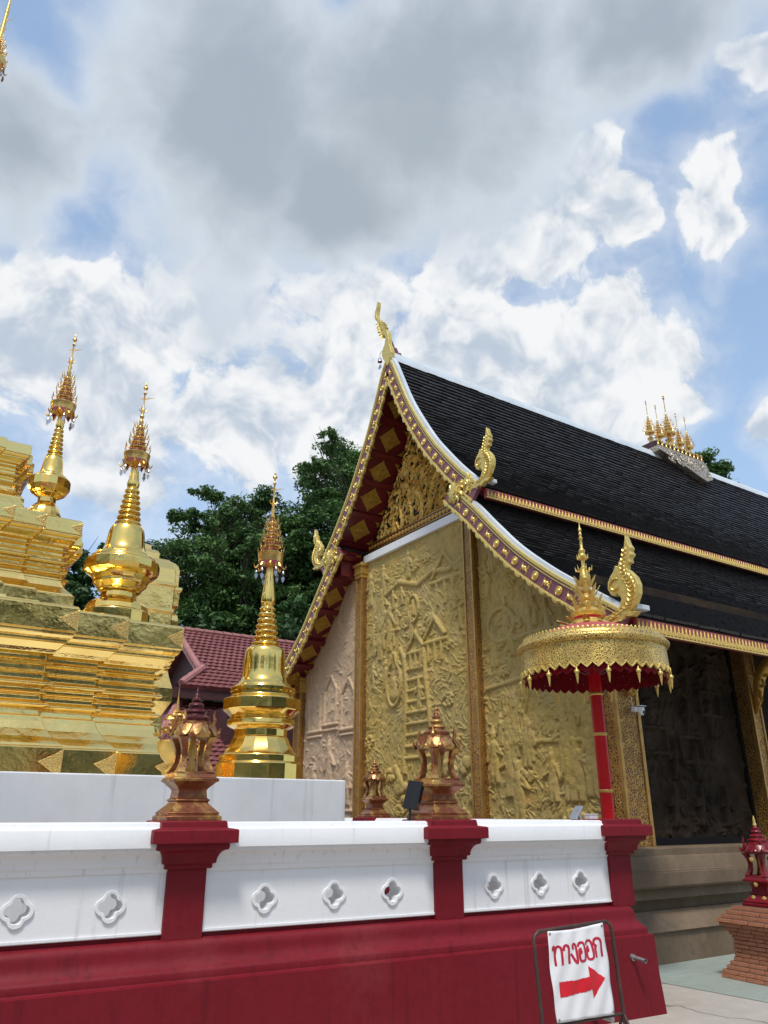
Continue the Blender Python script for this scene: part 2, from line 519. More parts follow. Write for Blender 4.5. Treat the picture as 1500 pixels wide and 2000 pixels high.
# ================================================================== SETTING
mb = MB(); mb.add([(-400, -400, 0), (400, -400, 0), (400, 400, 0), (-400, 400, 0)], [(0, 1, 2, 3)])
tag(mb.build('ground', M['concrete']), kind='structure')
mb = MB()
gp = [(7.33, 6.75), (7.33, 5.92), (7.37, 5.35), (7.40, 4.84), (7.5, 2.5), (16.0, 2.2), (16.0, 6.75)]
mb.add([(x, y, .004) for x, y in gp], [tuple(range(len(gp)))])
tag(mb.build('painted_paving', M['green_floor']), kind='structure')

# ================================================================== BOUNDARY WALL
# local frame: x to the right along the wall, y back, z up; outer corner at the origin
WA = R(3.8)
WALL = thing('boundary_wall', 'low white and dark red enclosure wall with quatrefoil openings', 'wall', (6.295, 5.09, 0), -WA)
XL = -9.2            # left end, outside the view
YB = 11.5            # side wall runs back this far
prof = [(0, 0), (.018, .30), (.025, .598), (.054, .606), (.060, .612), (.060, .648), (.066, .660), (.082, .671), (.102, .690), (.117, .712), (.126, .736), (.129, .765), (.133, .788), (.141, .805), (.154, .818), (.174, .826), (.205, .830), (.212, .832), (.212, .8615), (.40, .862)]
def sweepL(mb, prof, cap=True):
    rings = []
    for d, z in prof:
        rings.append([(XL, d, z), (-d, d, z), (-d, YB, z)])
    n = 3
    b = len(mb.v)
    for r in rings: mb.v.extend(r)
    for i in range(len(rings) - 1):
        for j in range(n - 1):
            mb.f.append((b + i * n + j, b + i * n + j + 1, b + (i + 1) * n + j + 1, b + (i + 1) * n + j))
mb = MB(); sweepL(mb, prof + [(.60, .862), (.60, 0)])
mb.build('plinth', M['red_paint'], WALL, smooth=30)

def quatre(cx, cz, r, off, n=9):
    pts = []
    # four lobes: right, top, left, bottom; arcs meet on the diagonals
    c = off / math.sqrt(2)
    h = c + math.sqrt(max(r * r - c * c, 0)) if False else None
    q = (off + math.sqrt(max(0, 2 * r * r - off * off))) / 2     # meeting point on the diagonal
    half = math.atan2(q, q - off)
    for k in range(4):
        a0 = k * PI / 2
        for i in range(n):
            a = a0 - half + 2 * half * (i + .5) / n
            pts.append((cx + off * math.cos(a0) + r * math.cos(a), cz + off * math.sin(a0) + r * math.sin(a)))
    return pts

POSTS = [-.195, -2.105, -4.255, -6.35, -8.45]
PW = .135            # half width of a post shaft
PD = .20             # face of the white panels
Z0, Z1, ZT = .858, 1.245, 1.548
bays = []
for i in range(len(POSTS) - 1):
    bays.append((POSTS[i + 1] + PW, POSTS[i] - PW))
holes = [[-.68, -1.15, -1.645], [-2.625, -3.125, -3.675], [-4.735, -5.29, -5.80], [-6.85, -7.40, -7.95]]
HZ = 1.043
fr_wall = lambda u, v, d: (u, d, v)
for (x0, x1), hs in zip(bays, holes):
    mb = MB()
    loops = [[(x0, Z0), (x1, Z0), (x1, Z1 + .02), (x0, Z1 + .02)]]
    loops += [list(reversed(quatre(h, HZ, .034, .039))) for h in hs]
    mb.prism(loops, fr_wall, PD, PD + .16)
    mb.box(x0, x1, PD - .010, PD, Z0 + .006, Z0 + .020)      # thin white lip at the foot
    pan = mb.build('panel', M['white_paint'], WALL)
    for h in hs:
        mb = MB()
        mb.prism([quatre(h, HZ, .052, .046), list(reversed(quatre(h, HZ, .0345, .0395)))], fr_wall, PD - .014, PD + .004)
        mb.build('quatrefoil_rim', M['white_paint'], pan, smooth=30, bevel=.004)
    # coping with its mouldings
    mb = MB()
    cp = [(.212, Z1 - .012), (.190, Z1 - .012), (.184, Z1 + .004), (.184, Z1 + .018), (.176, Z1 + .026)]
    for i in range(8):
        t = i / 7
        cp.append((.170 - .058 * (1 - math.cos(t * PI / 2)), Z1 + .032 + .085 * math.sin(t * PI / 2)))
    cp += [(.104, Z1 + .122), (.104, Z1 + .140), (.082, Z1 + .144), (.080, 1.500), (.084, 1.506), (.120, 1.516), (.128, 1.540), (.16, ZT)]
    back = [(.40, ZT), (.44, 1.506), (.44, 1.40), (.38, Z1 - .012)]
    pr = cp + back
    mb.loft([[(x0, d, z) for d, z in pr], [(x1, d, z) for d, z in pr]], True, True)
    mb.build('coping', M['white_paint'], WALL, smooth=35)

def make_post(x, yc, name='post'):
    mb = MB()
    mb.lathe([(PW, .822), (PW, 1.262)], square=True, c=(x, yc, 0))
    po = mb.build(name, M['red_paint'], WALL, bevel=.004)
    mb = MB()
    hw = PW
    pr = [(hw + .02, 1.252), (hw + .028, 1.258), (hw + .028, 1.282), (hw + .045, 1.286)]
    for i in range(8):
        t = i / 7
        pr.append((hw + .048 + .062 * (1 - math.cos(t * PI / 2)), 1.288 + .085 * math.sin(t * PI / 2)))
    pr += [(hw + .115, 1.388), (hw + .115, 1.412), (hw + .160, 1.416), (hw + .160, 1.497), (hw + .152, 1.503), (hw + .098, 1.512), (hw + .092, 1.552), (hw + .084, 1.558)]
    mb.lathe(pr, square=True, c=(x, yc, 0))
    mb.build('cap', M['red_paint'], po, smooth=30, bevel=.003)
    return po
PY = PD - .03 + PW
for x in POSTS:
    make_post(x, PY)
SIDE = [2.6, 4.66, 6.9, 9.1]
for y in SIDE:
    make_post(-.305, y)
ys = [PY + .1] + SIDE
for i in range(len(ys) - 1):
    a, b = ys[i] + PW, ys[i + 1] - PW
    mb = MB(); mb.box(-.36, -.20, a, b, Z0, Z1 + .02); mb.build('panel', M['white_paint'], WALL)
    mb = MB()
    pr2 = cp + back
    mb.loft([[(-d, a, z) for d, z in pr2], [(-d, b, z) for d, z in pr2]], True, True)
    mb.build('coping', M['white_paint'], WALL, smooth=35)
# pipe stub
o = thing('drain_pipe', 'short galvanised pipe stub sticking out of the red wall base', 'pipe', WALL.matrix_basis @ Vector((-.325, 0.02, .440)), -WA)
mb = MB()
ring = []
mb.tube([(0, .03, .012), (.02, -.13, -.006)], .018, 14, cap=False)
mb.tube([(0, .03, .012), (.02, -.13, -.006)], .0145, 14, cap=False)
mb.loft([[(.02 + r * math.cos(a), -.13, -.006 + r * math.sin(a)) for a in [2 * PI * k / 14 for k in range(14)]] for r in (.018, .0145)], True, False)
mb.build('pipe', M['grey_metal'], o, smooth=40)
mb = MB(); mb.tube([(0, -.02, .006), (0, .02, .012)], .026, 14); mb.build('collar', M['grey_metal'], o, smooth=40)

# ================================================================== SPIRIT-HOUSE FINIALS ON THE POSTS
def make_shrine(name, label, loc, rz, mlow, mroof, mcol, group, s=1.0, mspire=None):
    t = thing(name, label, 'finial', loc, rz, group)
    zm = lambda z: float(np.interp(z, (0, .31, .475, .60, .955), (0, .325, .565, .70, .955)))
    mb = MB()
    pr = [(.195, 0), (.195, .028), (.175, .036), (.182, .05), (.170, .06), (.120, .105), (.112, .118), (.122, .124), (.122, .134), (.106, .142), (.100, .19), (.108, .205), (.120, .215), (.152, .245), (.165, .25), (.165, .268), (.150, .276), (.138, .296), (.138, .306), (.120, .312)]
    pr = [(a * s, zm(b) * s) for a, b in pr]
    mb.lathe(pr, square=True)
    mb.build('base', mlow, t, smooth=30, bevel=.003)
    # waisted corner columns
    for sx in (-1, 1):
        for sy in (-1, 1):
            mb = MB()
            rings = []
            for i in range(11):
                u = i / 10
                k = .082 + .030 * (2 * u - 1) ** 2 + .0
                w = .019 + .012 * (2 * u - 1) ** 2
                cx, cy = sx * k * s, sy * k * s
                rings.append([(cx + w * s * a, cy + w * s * b, zm(.308 + .167 * u) * s) for a, b in ((-1, -1), (1, -1), (1, 1), (-1, 1))])
            mb.loft(rings)
            mb.build('column', mcol, t, smooth=40)
    # inner gilded core seen between the columns
    mb = MB(); mb.lathe([(.028 * s, zm(.308) * s), (.034 * s, zm(.33) * s), (.020 * s, zm(.36) * s), (.032 * s, zm(.41) * s), (.018 * s, zm(.475) * s)], 10); mb.build('inner_figure', M['gold_leaf'], t, smooth=40)
    # roof with petal eaves
    mb = MB()
    mb.lathe([(q * s, zm(z_) * s) for q, z_ in ((.135, .468), (.165, .474), (.182, .50), (.165, .525), (.138, .545), (.130, .575), (.075, .605))], 8, PI / 8)
    roof = mb.build('roof', mroof, t, smooth=30)
    for k in range(8):
        a = k * PI / 4
        mb = MB()
        ca, sa = math.cos(a), math.sin(a)
        r0, r1 = .145 * s, (.205 if k % 2 else .188) * s
        wv = .055 * s
        vs = []
        for i in range(6):
            u = i / 5
            r = r0 + (r1 - r0) * math.sin(u * PI / 2)
            z = (.650 - .080 * math.sin(u * PI * .62) + (.0 if u < .7 else .05 * (u - .7) / .3)) * s
            w = wv * (1 - u ** 2.2) + .002
            vs.append([(ca * r - sa * w, sa * r + ca * w, z), (ca * (r + .012 * s), sa * (r + .012 * s), z + .014 * s), (ca * r + sa * w, sa * r - ca * w, z), (ca * (r - .008), sa * (r - .008), z - .012 * s)])
        mb.loft(vs)
        mb.build('petal', mroof, roof, smooth=40)
    # stacked tiers and tip
    mb = MB()
    pr = [(.100, .58), (.108, .59), (.112, .612), (.098, .628), (.070, .640), (.066, .655), (.072, .660), (.080, .672), (.076, .690), (.056, .702), (.046, .712), (.046, .724), (.056, .730), (.060, .742), (.054, .757), (.036, .768), (.030, .778), (.038, .786), (.038, .796), (.026, .806), (.018, .830), (.022, .838), (.014, .850), (.010, .88), (.014, .887), (.006, .90), (.002, .955)]
    mb.lathe([(a * s, zm(b) * s) for a, b in pr], 12)
    mb.build('tiered_spire', mspire or mcol, t, smooth=40)
    for k in range(4):
        a = PI / 4 + k * PI / 2
        mb = MB()
        mb.tube([(math.cos(a) * r * s, math.sin(a) * r * s, z * s) for r, z in ((.15, .655), (.162, .69), (.152, .72), (.160, .76))], [.014 * s, .016 * s, .009 * s, .001], 6)
        mb.build('corner_spike', mroof, t, smooth=40)
    return t

wm = Matrix.LocRotScale(WALL.location, WALL.rotation_euler, (1, 1, 1))
def wpt(x, y, z): return wm @ Vector((x, y, z))
G_SH = 'spirit house finials on the wall posts'
make_shrine('spirit_house_finial', 'gilded spirit house finial on wall post in front of the central relief wall', wpt(-2.105, PY, 1.556), -WA, M['shrine_lustre'], M['shrine_lustre'], M['shrine_lustre'], G_SH)
make_shrine('spirit_house_finial', 'spirit house finial with dark red tip on wall post left of the front small stupa', wpt(-4.255, PY, 1.556), -WA, M['shrine_lustre'], M['shrine_lustre'], M['shrine_lustre'], G_SH, 1.0, M['spire_dark'])
make_shrine('spirit_house_finial', 'small far spirit house finial on side wall beside white plinth corner', wpt(-.305, 4.66, 1.556), -WA, M['shrine_lustre'], M['shrine_lustre'], M['shrine_lustre'], G_SH, .86)

# ================================================================== SMALL FITTINGS ON THE WALL
t = thing('floodlight', 'black flat floodlight on a short stem, tilted beside the central finial', 'floodlight', wpt(-2.36, .36, ZT), -WA)
mb = MB(); mb.tube([(0, 0, 0), (.012, 0, .13)], .011, 8); mb.build('stem', M['black_plastic'], t, smooth=40)
Mh = Matrix.Rotation(R(17), 3, 'Y') @ Matrix.Rotation(R(20), 3, 'Z')
mb = MB(); mb.bbox((.045, 0, .20), (.024, .075, .115), Mh); mb.build('lamp_housing', M['black_plastic'], t, bevel=.006)
mb = MB(); mb.bbox((.070, .012, .192), (.004, .060, .095), Mh); mb.build('lens', M['silver'], t)
for k in (-1, 1):
    mb = MB(); mb.bbox((.040, k * .082, .155), (.010, .006, .05), Mh); mb.build('bracket', M['black_plastic'], t)
t = thing('floodlight', 'small grey floodlight tipped on its back next to the umbrella pole', 'floodlight', wpt(-.46, .35, ZT), -WA)
Mh = Matrix.Rotation(R(-48), 3, 'Y')
mb = MB(); mb.bbox((-.06, 0, .065), (.075, .05, .010), Mh); mb.build('lamp_housing', M['grey_metal'], t, bevel=.004)
mb = MB(); mb.tube([(0, 0, 0), (-.03, 0, .05)], .010, 8); mb.build('stem', M['grey_metal'], t, smooth=40)
t = thing('junction_box', 'small white junction box on the coping near the umbrella pole', 'junction box', wpt(-.325, .36, ZT), -WA)
mb = MB(); mb.box(-.05, .05, -.04, .04, 0, .045); mb.build('box', M['white_plastic'], t, bevel=.006)
mb = MB(); mb.box(-.054, .054, -.044, .044, .0455, .054); mb.build('lid', M['white_plastic'], t, bevel=.003)

# ================================================================== STUPA PLINTH
PCX, PCY = -.42, 12.07
PLB = 4.77; PZ = 1.93
t = thing('stupa_plinth', 'plain white rendered plinth carrying the golden stupas', 'plinth', (PCX, PCY, 0))
mb = MB(); mb.lathe([(PLB + .05, 0), (PLB + .05, .35), (PLB, .36), (PLB, PZ - .002), (PLB - .02, PZ)], square=True)
mb.build('block', M['cream_paint'], t, bevel=.01)

# ================================================================== GREAT GOLDEN STUPA
def plan(a, e1, e2, k):
    w1, w2 = a - e1, a - e1 - e2
    q = [(a + 2 * k, w2), (a + k, w2), (a + k, w1), (a, w1), (a, a), (w1, a), (w1, a + k), (w2, a + k), (w2, a + 2 * k)]
    pts = []
    for i in range(4):
        c, s = round(math.cos(i * PI / 2)), round(math.sin(i * PI / 2))
        pts += [(x * c - y * s, x * s + y * c) for x, y in q]
    return pts

def tier(prof, a0, e1, e2, k, name, parent):
    """redented storey: the outline follows a0 while the profile moves every face in or out"""
    mb = MB()
    base = plan(a0, e1, e2, k)
    n = len(base)
    rings = []
    for a, z in prof:
        d = a - a0
        # offset each vertex along its two edges (mitre)
        ring = []
        for i in range(n):
            p0 = np.array(base[i - 1]); p = np.array(base[i]); p1 = np.array(base[(i + 1) % n])
            t0 = (p - p0) / np.linalg.norm(p - p0); t1 = (p1 - p) / np.linalg.norm(p1 - p)
            n0 = np.array((t0[1], -t0[0])); n1 = np.array((t1[1], -t1[0]))
            m = n0 + n1
            ring.append((p[0] + d * m[0], p[1] + d * m[1], z))
        rings.append(ring)
    mb.loft(rings)
    return mb.build(name, M['gold_plate'], parent, bevel=.008)

ST = thing('great_stupa', 'great golden stupa with stepped redented tiers cut by the left edge', 'stupa', (PCX, PCY, 0))
def storey(z0, z1, a0, dz=1.0):
    """plinth band, cyma, waist of thin ledges, flaring cornice and top band, scaled between z0 and z1"""
    raw = [(0, 0), (0, .165), (-.02, .172), (-.03, .185), (-.055, .20), (-.10, .225), (-.165, .27), (-.205, .315), (-.215, .345), (-.245, .35),
           (-.255, .385), (-.195, .395), (-.175, .405), (-.175, .415), (-.215, .432), (-.255, .438), (-.255, .465), (-.225, .470), (-.205, .478), (-.255, .486), (-.255, .508),
           (-.190, .516), (-.165, .526), (-.165, .538), (-.215, .556), (-.255, .560), (-.255, .590), (-.220, .596), (-.205, .604), (-.255, .610), (-.255, .640), (-.200, .648), (-.185, .656),
           (-.225, .672), (-.255, .676), (-.255, .70), (-.19, .712), (-.17, .735), (-.12, .77), (-.10, .775), (-.10, .795), (-.075, .80), (-.055, .815), (-.05, .822), (-.05, .835), (-.03, .838), (-.035, .985), (-.06, 1.0)]
    return [(a0 + d * dz, z0 + (z1 - z0) * v) for d, v in raw]
P1 = storey(PZ, 3.66, 3.40)
t1 = tier(P1, 3.40, .68, .565, .14, 'lower_tier', ST)
P1b = [(2.95, 3.66), (2.95, 3.70), (2.62, 3.74), (2.45, 3.86), (2.34, 3.93), (2.30, 3.94)]
P2 = storey(3.90, 5.10, 2.30, .72)
t1b = tier([(2.9, 3.655), (2.72, 3.70), (2.5, 3.80), (2.36, 3.90), (2.34, 3.96)], 2.30, .45, .38, .10, 'sloping_shoulder', ST)
t2 = tier(P2, 2.30, .45, .38, .10, 'middle_tier', ST)
P3 = storey(5.33, 6.28, 1.62, .6)
tier([(2.1, 5.095), (1.9, 5.16), (1.72, 5.28), (1.66, 5.36)], 1.62, .32, .27, .07, 'sloping_shoulder', ST)
t3 = tier(P3, 1.62, .32, .27, .07, 'upper_tier', ST)
mb = MB()
mb.lathe([(1.5, 6.27), (1.5, 6.45), (1.38, 6.5), (1.38, 6.7), (1.25, 6.75), (1.25, 6.95), (1.1, 7.0), (1.12, 7.1), (1.02, 7.2), (.9, 7.4), (.82, 7.9), (.78, 8.4), (.70, 8.75), (.5, 8.95), (.42, 9.0)], 16)
mb.build('bell', M['gold_round'], ST, smooth=30)
mb = MB()
pr = [(.42, 9.0)]
for i in range(16):
    r = .40 - .018 * i; z = 9.0 + .22 * i
    pr += [(r, z + .02), (r + .03, z + .10), (r - .01, z + .20)]
pr += [(.12, 12.6), (.10, 13.4), (.05, 13.9), (.03, 15.6), (.004, 16.0)]
mb.lathe(pr, 16)
mb.build('ringed_spire', M['gold_round'], ST, smooth=40)
def hti(parent, z0, z1, r0, tiers=6, mat_=None, rods=8, bells=True):
    """tiered umbrella crown: drum brim, crimson fringe, dwindling tiers with spikes, vane and tip; parts of the stupa"""
    H_ = z1 - z0
    mb = MB()
    mb.lathe([(r0 * .25, z0 - .02 * H_), (r0 * .92, z0), (r0 * .96, z0 + .04 * H_), (r0 * 1.0, z0 + .085 * H_), (r0 * 1.02, z0 + .09 * H_), (r0 * 1.02, z0 + .10 * H_), (r0 * .7, z0 + .115 * H_)], 20)
    brim = mb.build('umbrella_brim', M['gold_spire'], parent, smooth=35)
    mb = MB()
    for k in range(10):
        a = 2 * PI * k / 10
        ca, sa = math.cos(a), math.sin(a)
        wv = r0 * .26
        rr = r0 * .96
        mb.add([(ca * rr - sa * wv, sa * rr + ca * wv, z0 + .012 * H_), (ca * rr + sa * wv, sa * rr - ca * wv, z0 + .012 * H_), (ca * rr * 1.05, sa * rr * 1.05, z0 - .045 * H_), (ca * rr * .9, sa * rr * .9, z0)],
               [(0, 1, 2), (0, 2, 3), (1, 3, 2)])
    mb.build('fringe', M['ornament_crimson'], brim)
    mb = MB()
    for k in range(8):
        a = 2 * PI * k / 8 + .2
        ca, sa = math.cos(a), math.sin(a)
        mb.tube([(ca * r0 * q, sa * r0 * q, z0 + zz * H_) for q, zz in ((.9, -.005), (1.02, -.035), (1.14, -.045), (1.24, -.025), (1.25, 0))], [r0 * .09, r0 * .08, r0 * .07, r0 * .05, .001], 5)
    mb.build('brim_hook', M['gold_spire'], brim, smooth=40)['kind'] = 'stuff'
    if bells:
        for k in range(6):
            a = 2 * PI * k / 6 + .35
            ca, sa = math.cos(a), math.sin(a)
            q = r0 * 1.05
            zt = z0 - .03 * H_
            dz = (.06 + .03 * (k % 2)) * H_
            mb = MB()
            mb.tube([(ca * q, sa * q, zt), (ca * q, sa * q, zt - dz)], r0 * .015, 4)
            mb.lathe([(r0 * .03, 0), (r0 * .08, -.010 * H_), (r0 * .12, -.032 * H_), (r0 * .06, -.034 * H_)], 8, c=(ca * q, sa * q, zt - dz * .4))
            # heart-shaped wind leaf
            mb.prism([[(0, 0), (r0 * .12, -.012 * H_), (r0 * .13, -.03 * H_), (0, -.065 * H_), (-r0 * .13, -.03 * H_), (-r0 * .12, -.012 * H_)]],
                     lambda u, v, d, ca=ca, sa=sa, q=q, zz=zt - dz: (ca * q + u * .83 + d * .55, sa * q - u * .55 + d * .83, zz + v), -.002, .002)
            mb.build('wind_bell', M['silver'], brim, smooth=40)
    zc = z0 + .10 * H_
    for i in range(tiers):
        q = 1 - i / tiers
        hh = .37 * H_ / tiers * (1.0)
        rt = r0 * (.66 * q + .10)
        mb = MB()
        mb.lathe([(rt * .8, zc), (rt, zc + .1 * hh), (rt * 1.02, zc + .3 * hh), (rt * .80, zc + .48 * hh), (rt * .72, zc + .75 * hh), (rt * .8, zc + .9 * hh), (rt * .6, zc + hh)], 12)
        tr = mb.build('umbrella_tier', M['gold_spire'] if i % 2 == 0 or True else M['ornament_crimson'], parent, smooth=35)
        mb = MB(); mb.lathe([(rt * .86, zc + .50 * hh), (rt * .84, zc + .68 * hh)], 12); mb.build('tier_band', M['ornament_crimson'], tr, smooth=35)
        mb = MB()
        m = 8
        for k in range(m):
            a = 2 * PI * (k + .5 * (i % 2)) / m
            ca, sa = math.cos(a), math.sin(a)
            q1 = rt + r0 * .30
            mb.tube([(ca * (rt * .9 + (q1 - rt * .9) * u), sa * (rt * .9 + (q1 - rt * .9) * u), zc + zz * hh) for u, zz in ((0, .2), (.7, .15), (.85, .55), (1.0, 1.25))], [r0 * .035, r0 * .03, r0 * .055, .001], 4)
            if k % 2 == 0:
                mb.lathe([(r0 * .02, 0), (r0 * .07, -.02 * H_), (r0 * .04, -.024 * H_)], 6, c=(ca * (rt + r0 * .20), sa * (rt + r0 * .20), zc + .15 * hh))
        mb.build('tier_spikes', M['gold_spire'], tr, smooth=40)['kind'] = 'stuff'
        zc += hh
    mb = MB()
    rr = r0 * .16
    Hz = z1 - zc
    pr = [(rr, zc)]
    for u, q in ((.04, 1.25), (.10, .6), (.16, 1.15), (.22, .55), (.28, 1.0), (.34, .5), (.52, .38), (.66, .34), (.70, .9), (.73, .35), (.78, .35), (.82, 1.25), (.855, 1.0), (.87, .3), (.90, .55), (.93, .2), (1.0, .03)):
        pr.append((rr * q, zc + u * Hz))
    mb.lathe(pr, 10)
    tip = mb.build('spire_tip', M['gold_spire'], parent, smooth=40)
    mb = MB()
    for k in range(5):
        a = 2 * PI * k / 5
        ca, sa = math.cos(a), math.sin(a)
        mb.tube([(ca * rr * u, sa * rr * u, zc + zz * Hz) for u, zz in ((.9, .28), (1.7, .31), (2.0, .37))], [rr * .3, rr * .25, .001], 4)
    mb.build('tip_petals', M['gold_spire'], tip, smooth=40)['kind'] = 'stuff'
    mb = MB()
    # little vane: a bird with raised tail
    fr = lambda u, v, d: (u * .83 + d * .55, -u * .55 + d * .83, zc + .56 * Hz + v)
    k = r0 * .9
    mb.prism([[(-.35 * k, .05 * k), (-.1 * k, 0), (.2 * k, .02 * k), (.45 * k, .14 * k), (.85 * k, .22 * k), (.5 * k, .22 * k), (.2 * k, .14 * k), (.0 * k, .18 * k), (-.12 * k, .16 * k)]], fr, -.004, .004)
    mb.build('vane', M['gold_spire'], tip)
hti(ST, 14.1, 15.6, .19, 6)
# embossed corner triangles on the bands of the front side
def corner_tris(a0, e1, e2, k, off, zlo, zhi, mats):
    w1, w2 = a0 - e1, a0 - e1 - e2
    for (x, y) in ((w2 + off, -(a0 + 2 * k) - off), (w1 + off, -(a0 + k) - off), (a0 + off, -a0 - off)):
        mb = MB()
        h = zhi - zlo
        fr = lambda u, v, d: (x - u, y - d, zlo + v)
        mb.prism([[(.004, .015), (.004, h - .012), (.30 * h, h * .76), (.80 * h, h * .52), (.36 * h, h * .22)]], fr, .0, .006)
        mb.build('corner_ornament', M['gold_emboss'], ST, bevel=.004)
corner_tris(3.40, .68, .565, .14, 0.0, PZ, PZ + .165 * 1.73, None)
corner_tris(3.40, .68, .565, .14, -.033, PZ + .84 * 1.73, PZ + .985 * 1.73, None)
corner_tris(2.30, .45, .38, .10, -.022, 3.90 + .84 * 1.2, 3.90 + .985 * 1.2, None)
# ---- projecting niche on the far right flank of the stupa
NI = thing('gilded_niche', 'rounded golden niche tower behind the middle small stupa, against dark trees', 'stupa', (PCX + 3.84, PCY + .2, 0))
mb = MB()
base = [(.52, PZ), (.52, 2.3), (.42, 2.4), (.38, 3.0), (.48, 3.2), (.48, 3.4), (.42, 3.6), (.38, 3.8), (.45, 4.0), (.46, 4.30), (.44, 4.34), (.455, 4.38), (.47, 4.46), (.455, 4.54), (.42, 4.58), (.40, 4.60), (.40, 4.64), (.43, 4.66), (.45, 4.70), (.455, 4.93), (.48, 4.95), (.48, 5.0), (.455, 5.01)]
mb.lathe(base, square=True)
mb.build('pedestal', M['gold_plate'], NI, bevel=.012)
mb = MB()
mb.lathe([(.43, 5.01), (.43, 5.28), (.41, 5.36), (.36, 5.43), (.29, 5.47), (.28, 5.50)], square=True)
mb.build('domed_roof', M['gold_plate'], NI, bevel=.03)
mb = MB(); mb.lathe([(.26, 5.48), (.26, 5.60), (.22, 5.66), (.14, 5.68), (.14, 5.76), (.05, 5.80)], square=True, c=(-.12, .05, 0)); mb.build('top_block', M['gold_plate'], NI, bevel=.02)
mb = MB(); mb.lathe([(.30, 4.02), (.30, 4.5), (.33, 4.55), (.30, 4.6), (.30, 4.95), (.33, 4.97), (.30, 5.02), (.29, 5.24), (.22, 5.36), (.1, 5.40)], square=True, c=(.0, -.34, 0)); mb.build('front_bay', M['gold_plate'], NI, bevel=.015)

# ---- three corner stupas
G_SM = 'small golden corner stupas with umbrella crowns'
def corner_stupa(label, X, Y, base, bell, rings, neck, hz, nb=16):
    t = thing('small_stupa', label, 'stupa', (X, Y, 0), R(11), G_SM)
    mb = MB(); mb.lathe(base, nb); mb.build('moulded_base', M['gold_round'], t, smooth=18, bevel=.006)
    mb = MB(); mb.lathe(bell, 40); mb.build('bell', M['gold_round'], t, smooth=40)
    (r0, z0, r1, z1, n) = rings
    for i in range(n):
        u0, u1 = i / n, (i + 1) / n
        ra = r0 + (r1 - r0) * u0; rb = r0 + (r1 - r0) * u1
        za = z0 + (z1 - z0) * u0; hh = (z1 - z0) / n
        mb = MB()
        mb.lathe([(ra * .80, za)] + [(ra * .82 + ra * .18 * math.sin(PI * q / 6), za + hh * (.05 + .72 * q / 6)) for q in range(7)] + [(rb * .80, za + hh)], 28)
        mb.build('spire_ring', M['gold_round'], t, smooth=50)
    mb = MB(); mb.lathe(neck, 20); mb.build('neck', M['gold_round'], t, smooth=50)
    hti(t, *hz)
    return t
# front one
b3 = [(.462, PZ), (.462, 2.098), (.452, 2.106), (.435, 2.110), (.435, 2.182), (.425, 2.190), (.40, 2.20), (.385, 2.215), (.355, 2.26), (.325, 2.31), (.308, 2.352), (.302, 2.372), (.29, 2.376), (.29, 2.455), (.33, 2.470), (.372, 2.492), (.378, 2.51), (.372, 2.552), (.345, 2.562), (.335, 2.58), (.36, 2.60), (.40, 2.635), (.425, 2.65), (.43, 2.66), (.43, 2.772), (.40, 2.785), (.368, 2.80), (.35, 2.812), (.35, 2.845), (.362, 2.86), (.362, 2.90), (.33, 2.912), (.31, 2.916)]
l3 = [(.318, 2.912), (.312, 2.925), (.285, 2.95), (.258, 2.985), (.243, 3.03), (.236, 3.10), (.231, 3.22), (.226, 3.30), (.215, 3.335), (.195, 3.355), (.165, 3.372), (.15, 3.376)]
corner_stupa('small golden stupa standing lowest, alone in front of the tiled house roof', PCX + 4.085, PCY - 4.085, b3, l3, (.158, 3.375, .080, 3.85, 7), [(.06, 3.845), (.078, 3.87), (.082, 3.92), (.070, 4.02), (.048, 4.20), (.036, 4.36)], (4.36, 5.60, .150, 6))
b2 = [(.39, 3.62), (.39, 3.85), (.378, 3.862), (.37, 3.87), (.36, 3.925), (.33, 3.965), (.28, 3.995), (.235, 4.02), (.212, 4.035), (.205, 4.098), (.235, 4.112), (.255, 4.125), (.258, 4.14), (.275, 4.165), (.312, 4.20), (.322, 4.215), (.318, 4.235), (.335, 4.262), (.352, 4.30), (.40, 4.325), (.43, 4.35), (.446, 4.395), (.446, 4.482), (.425, 4.50), (.40, 4.512), (.40, 4.535), (.372, 4.55), (.355, 4.578), (.31, 4.60), (.28, 4.61)]
l2 = [(.29, 4.605), (.283, 4.615), (.258, 4.65), (.240, 4.71), (.228, 4.80), (.218, 4.88), (.205, 4.935), (.185, 4.965), (.16, 4.985)]
corner_stupa('small golden stupa standing in the middle, on the lowest tier corner', PCX + 2.723, PCY - 2.723, b2, l2, (.160, 4.98, .082, 5.50, 7), [(.062, 5.495), (.07, 5.51), (.08, 5.56), (.066, 5.62), (.05, 5.76), (.04, 5.86)], (5.86, 7.10, .165, 6))
b1 = [(.225, 5.05), (.225, 5.18), (.212, 5.19), (.205, 5.235), (.185, 5.29), (.155, 5.34), (.12, 5.38), (.11, 5.39), (.11, 5.46), (.135, 5.48), (.17, 5.50), (.178, 5.515), (.215, 5.53), (.24, 5.57), (.258, 5.60), (.258, 5.715), (.24, 5.735), (.212, 5.75), (.205, 5.77), (.17, 5.785)]
l1 = [(.175, 5.78), (.16, 5.795), (.145, 5.83), (.132, 5.90), (.123, 5.98), (.115, 6.03), (.10, 6.055)]
corner_stupa('small golden stupa farthest left, standing highest on the middle tier', PCX + 1.86, PCY - 1.86, b1, l1, (.104, 6.045, .055, 6.50, 7), [(.045, 6.495), (.055, 6.53), (.048, 6.62), (.038, 6.74)], (6.74, 8.05, .165, 6))

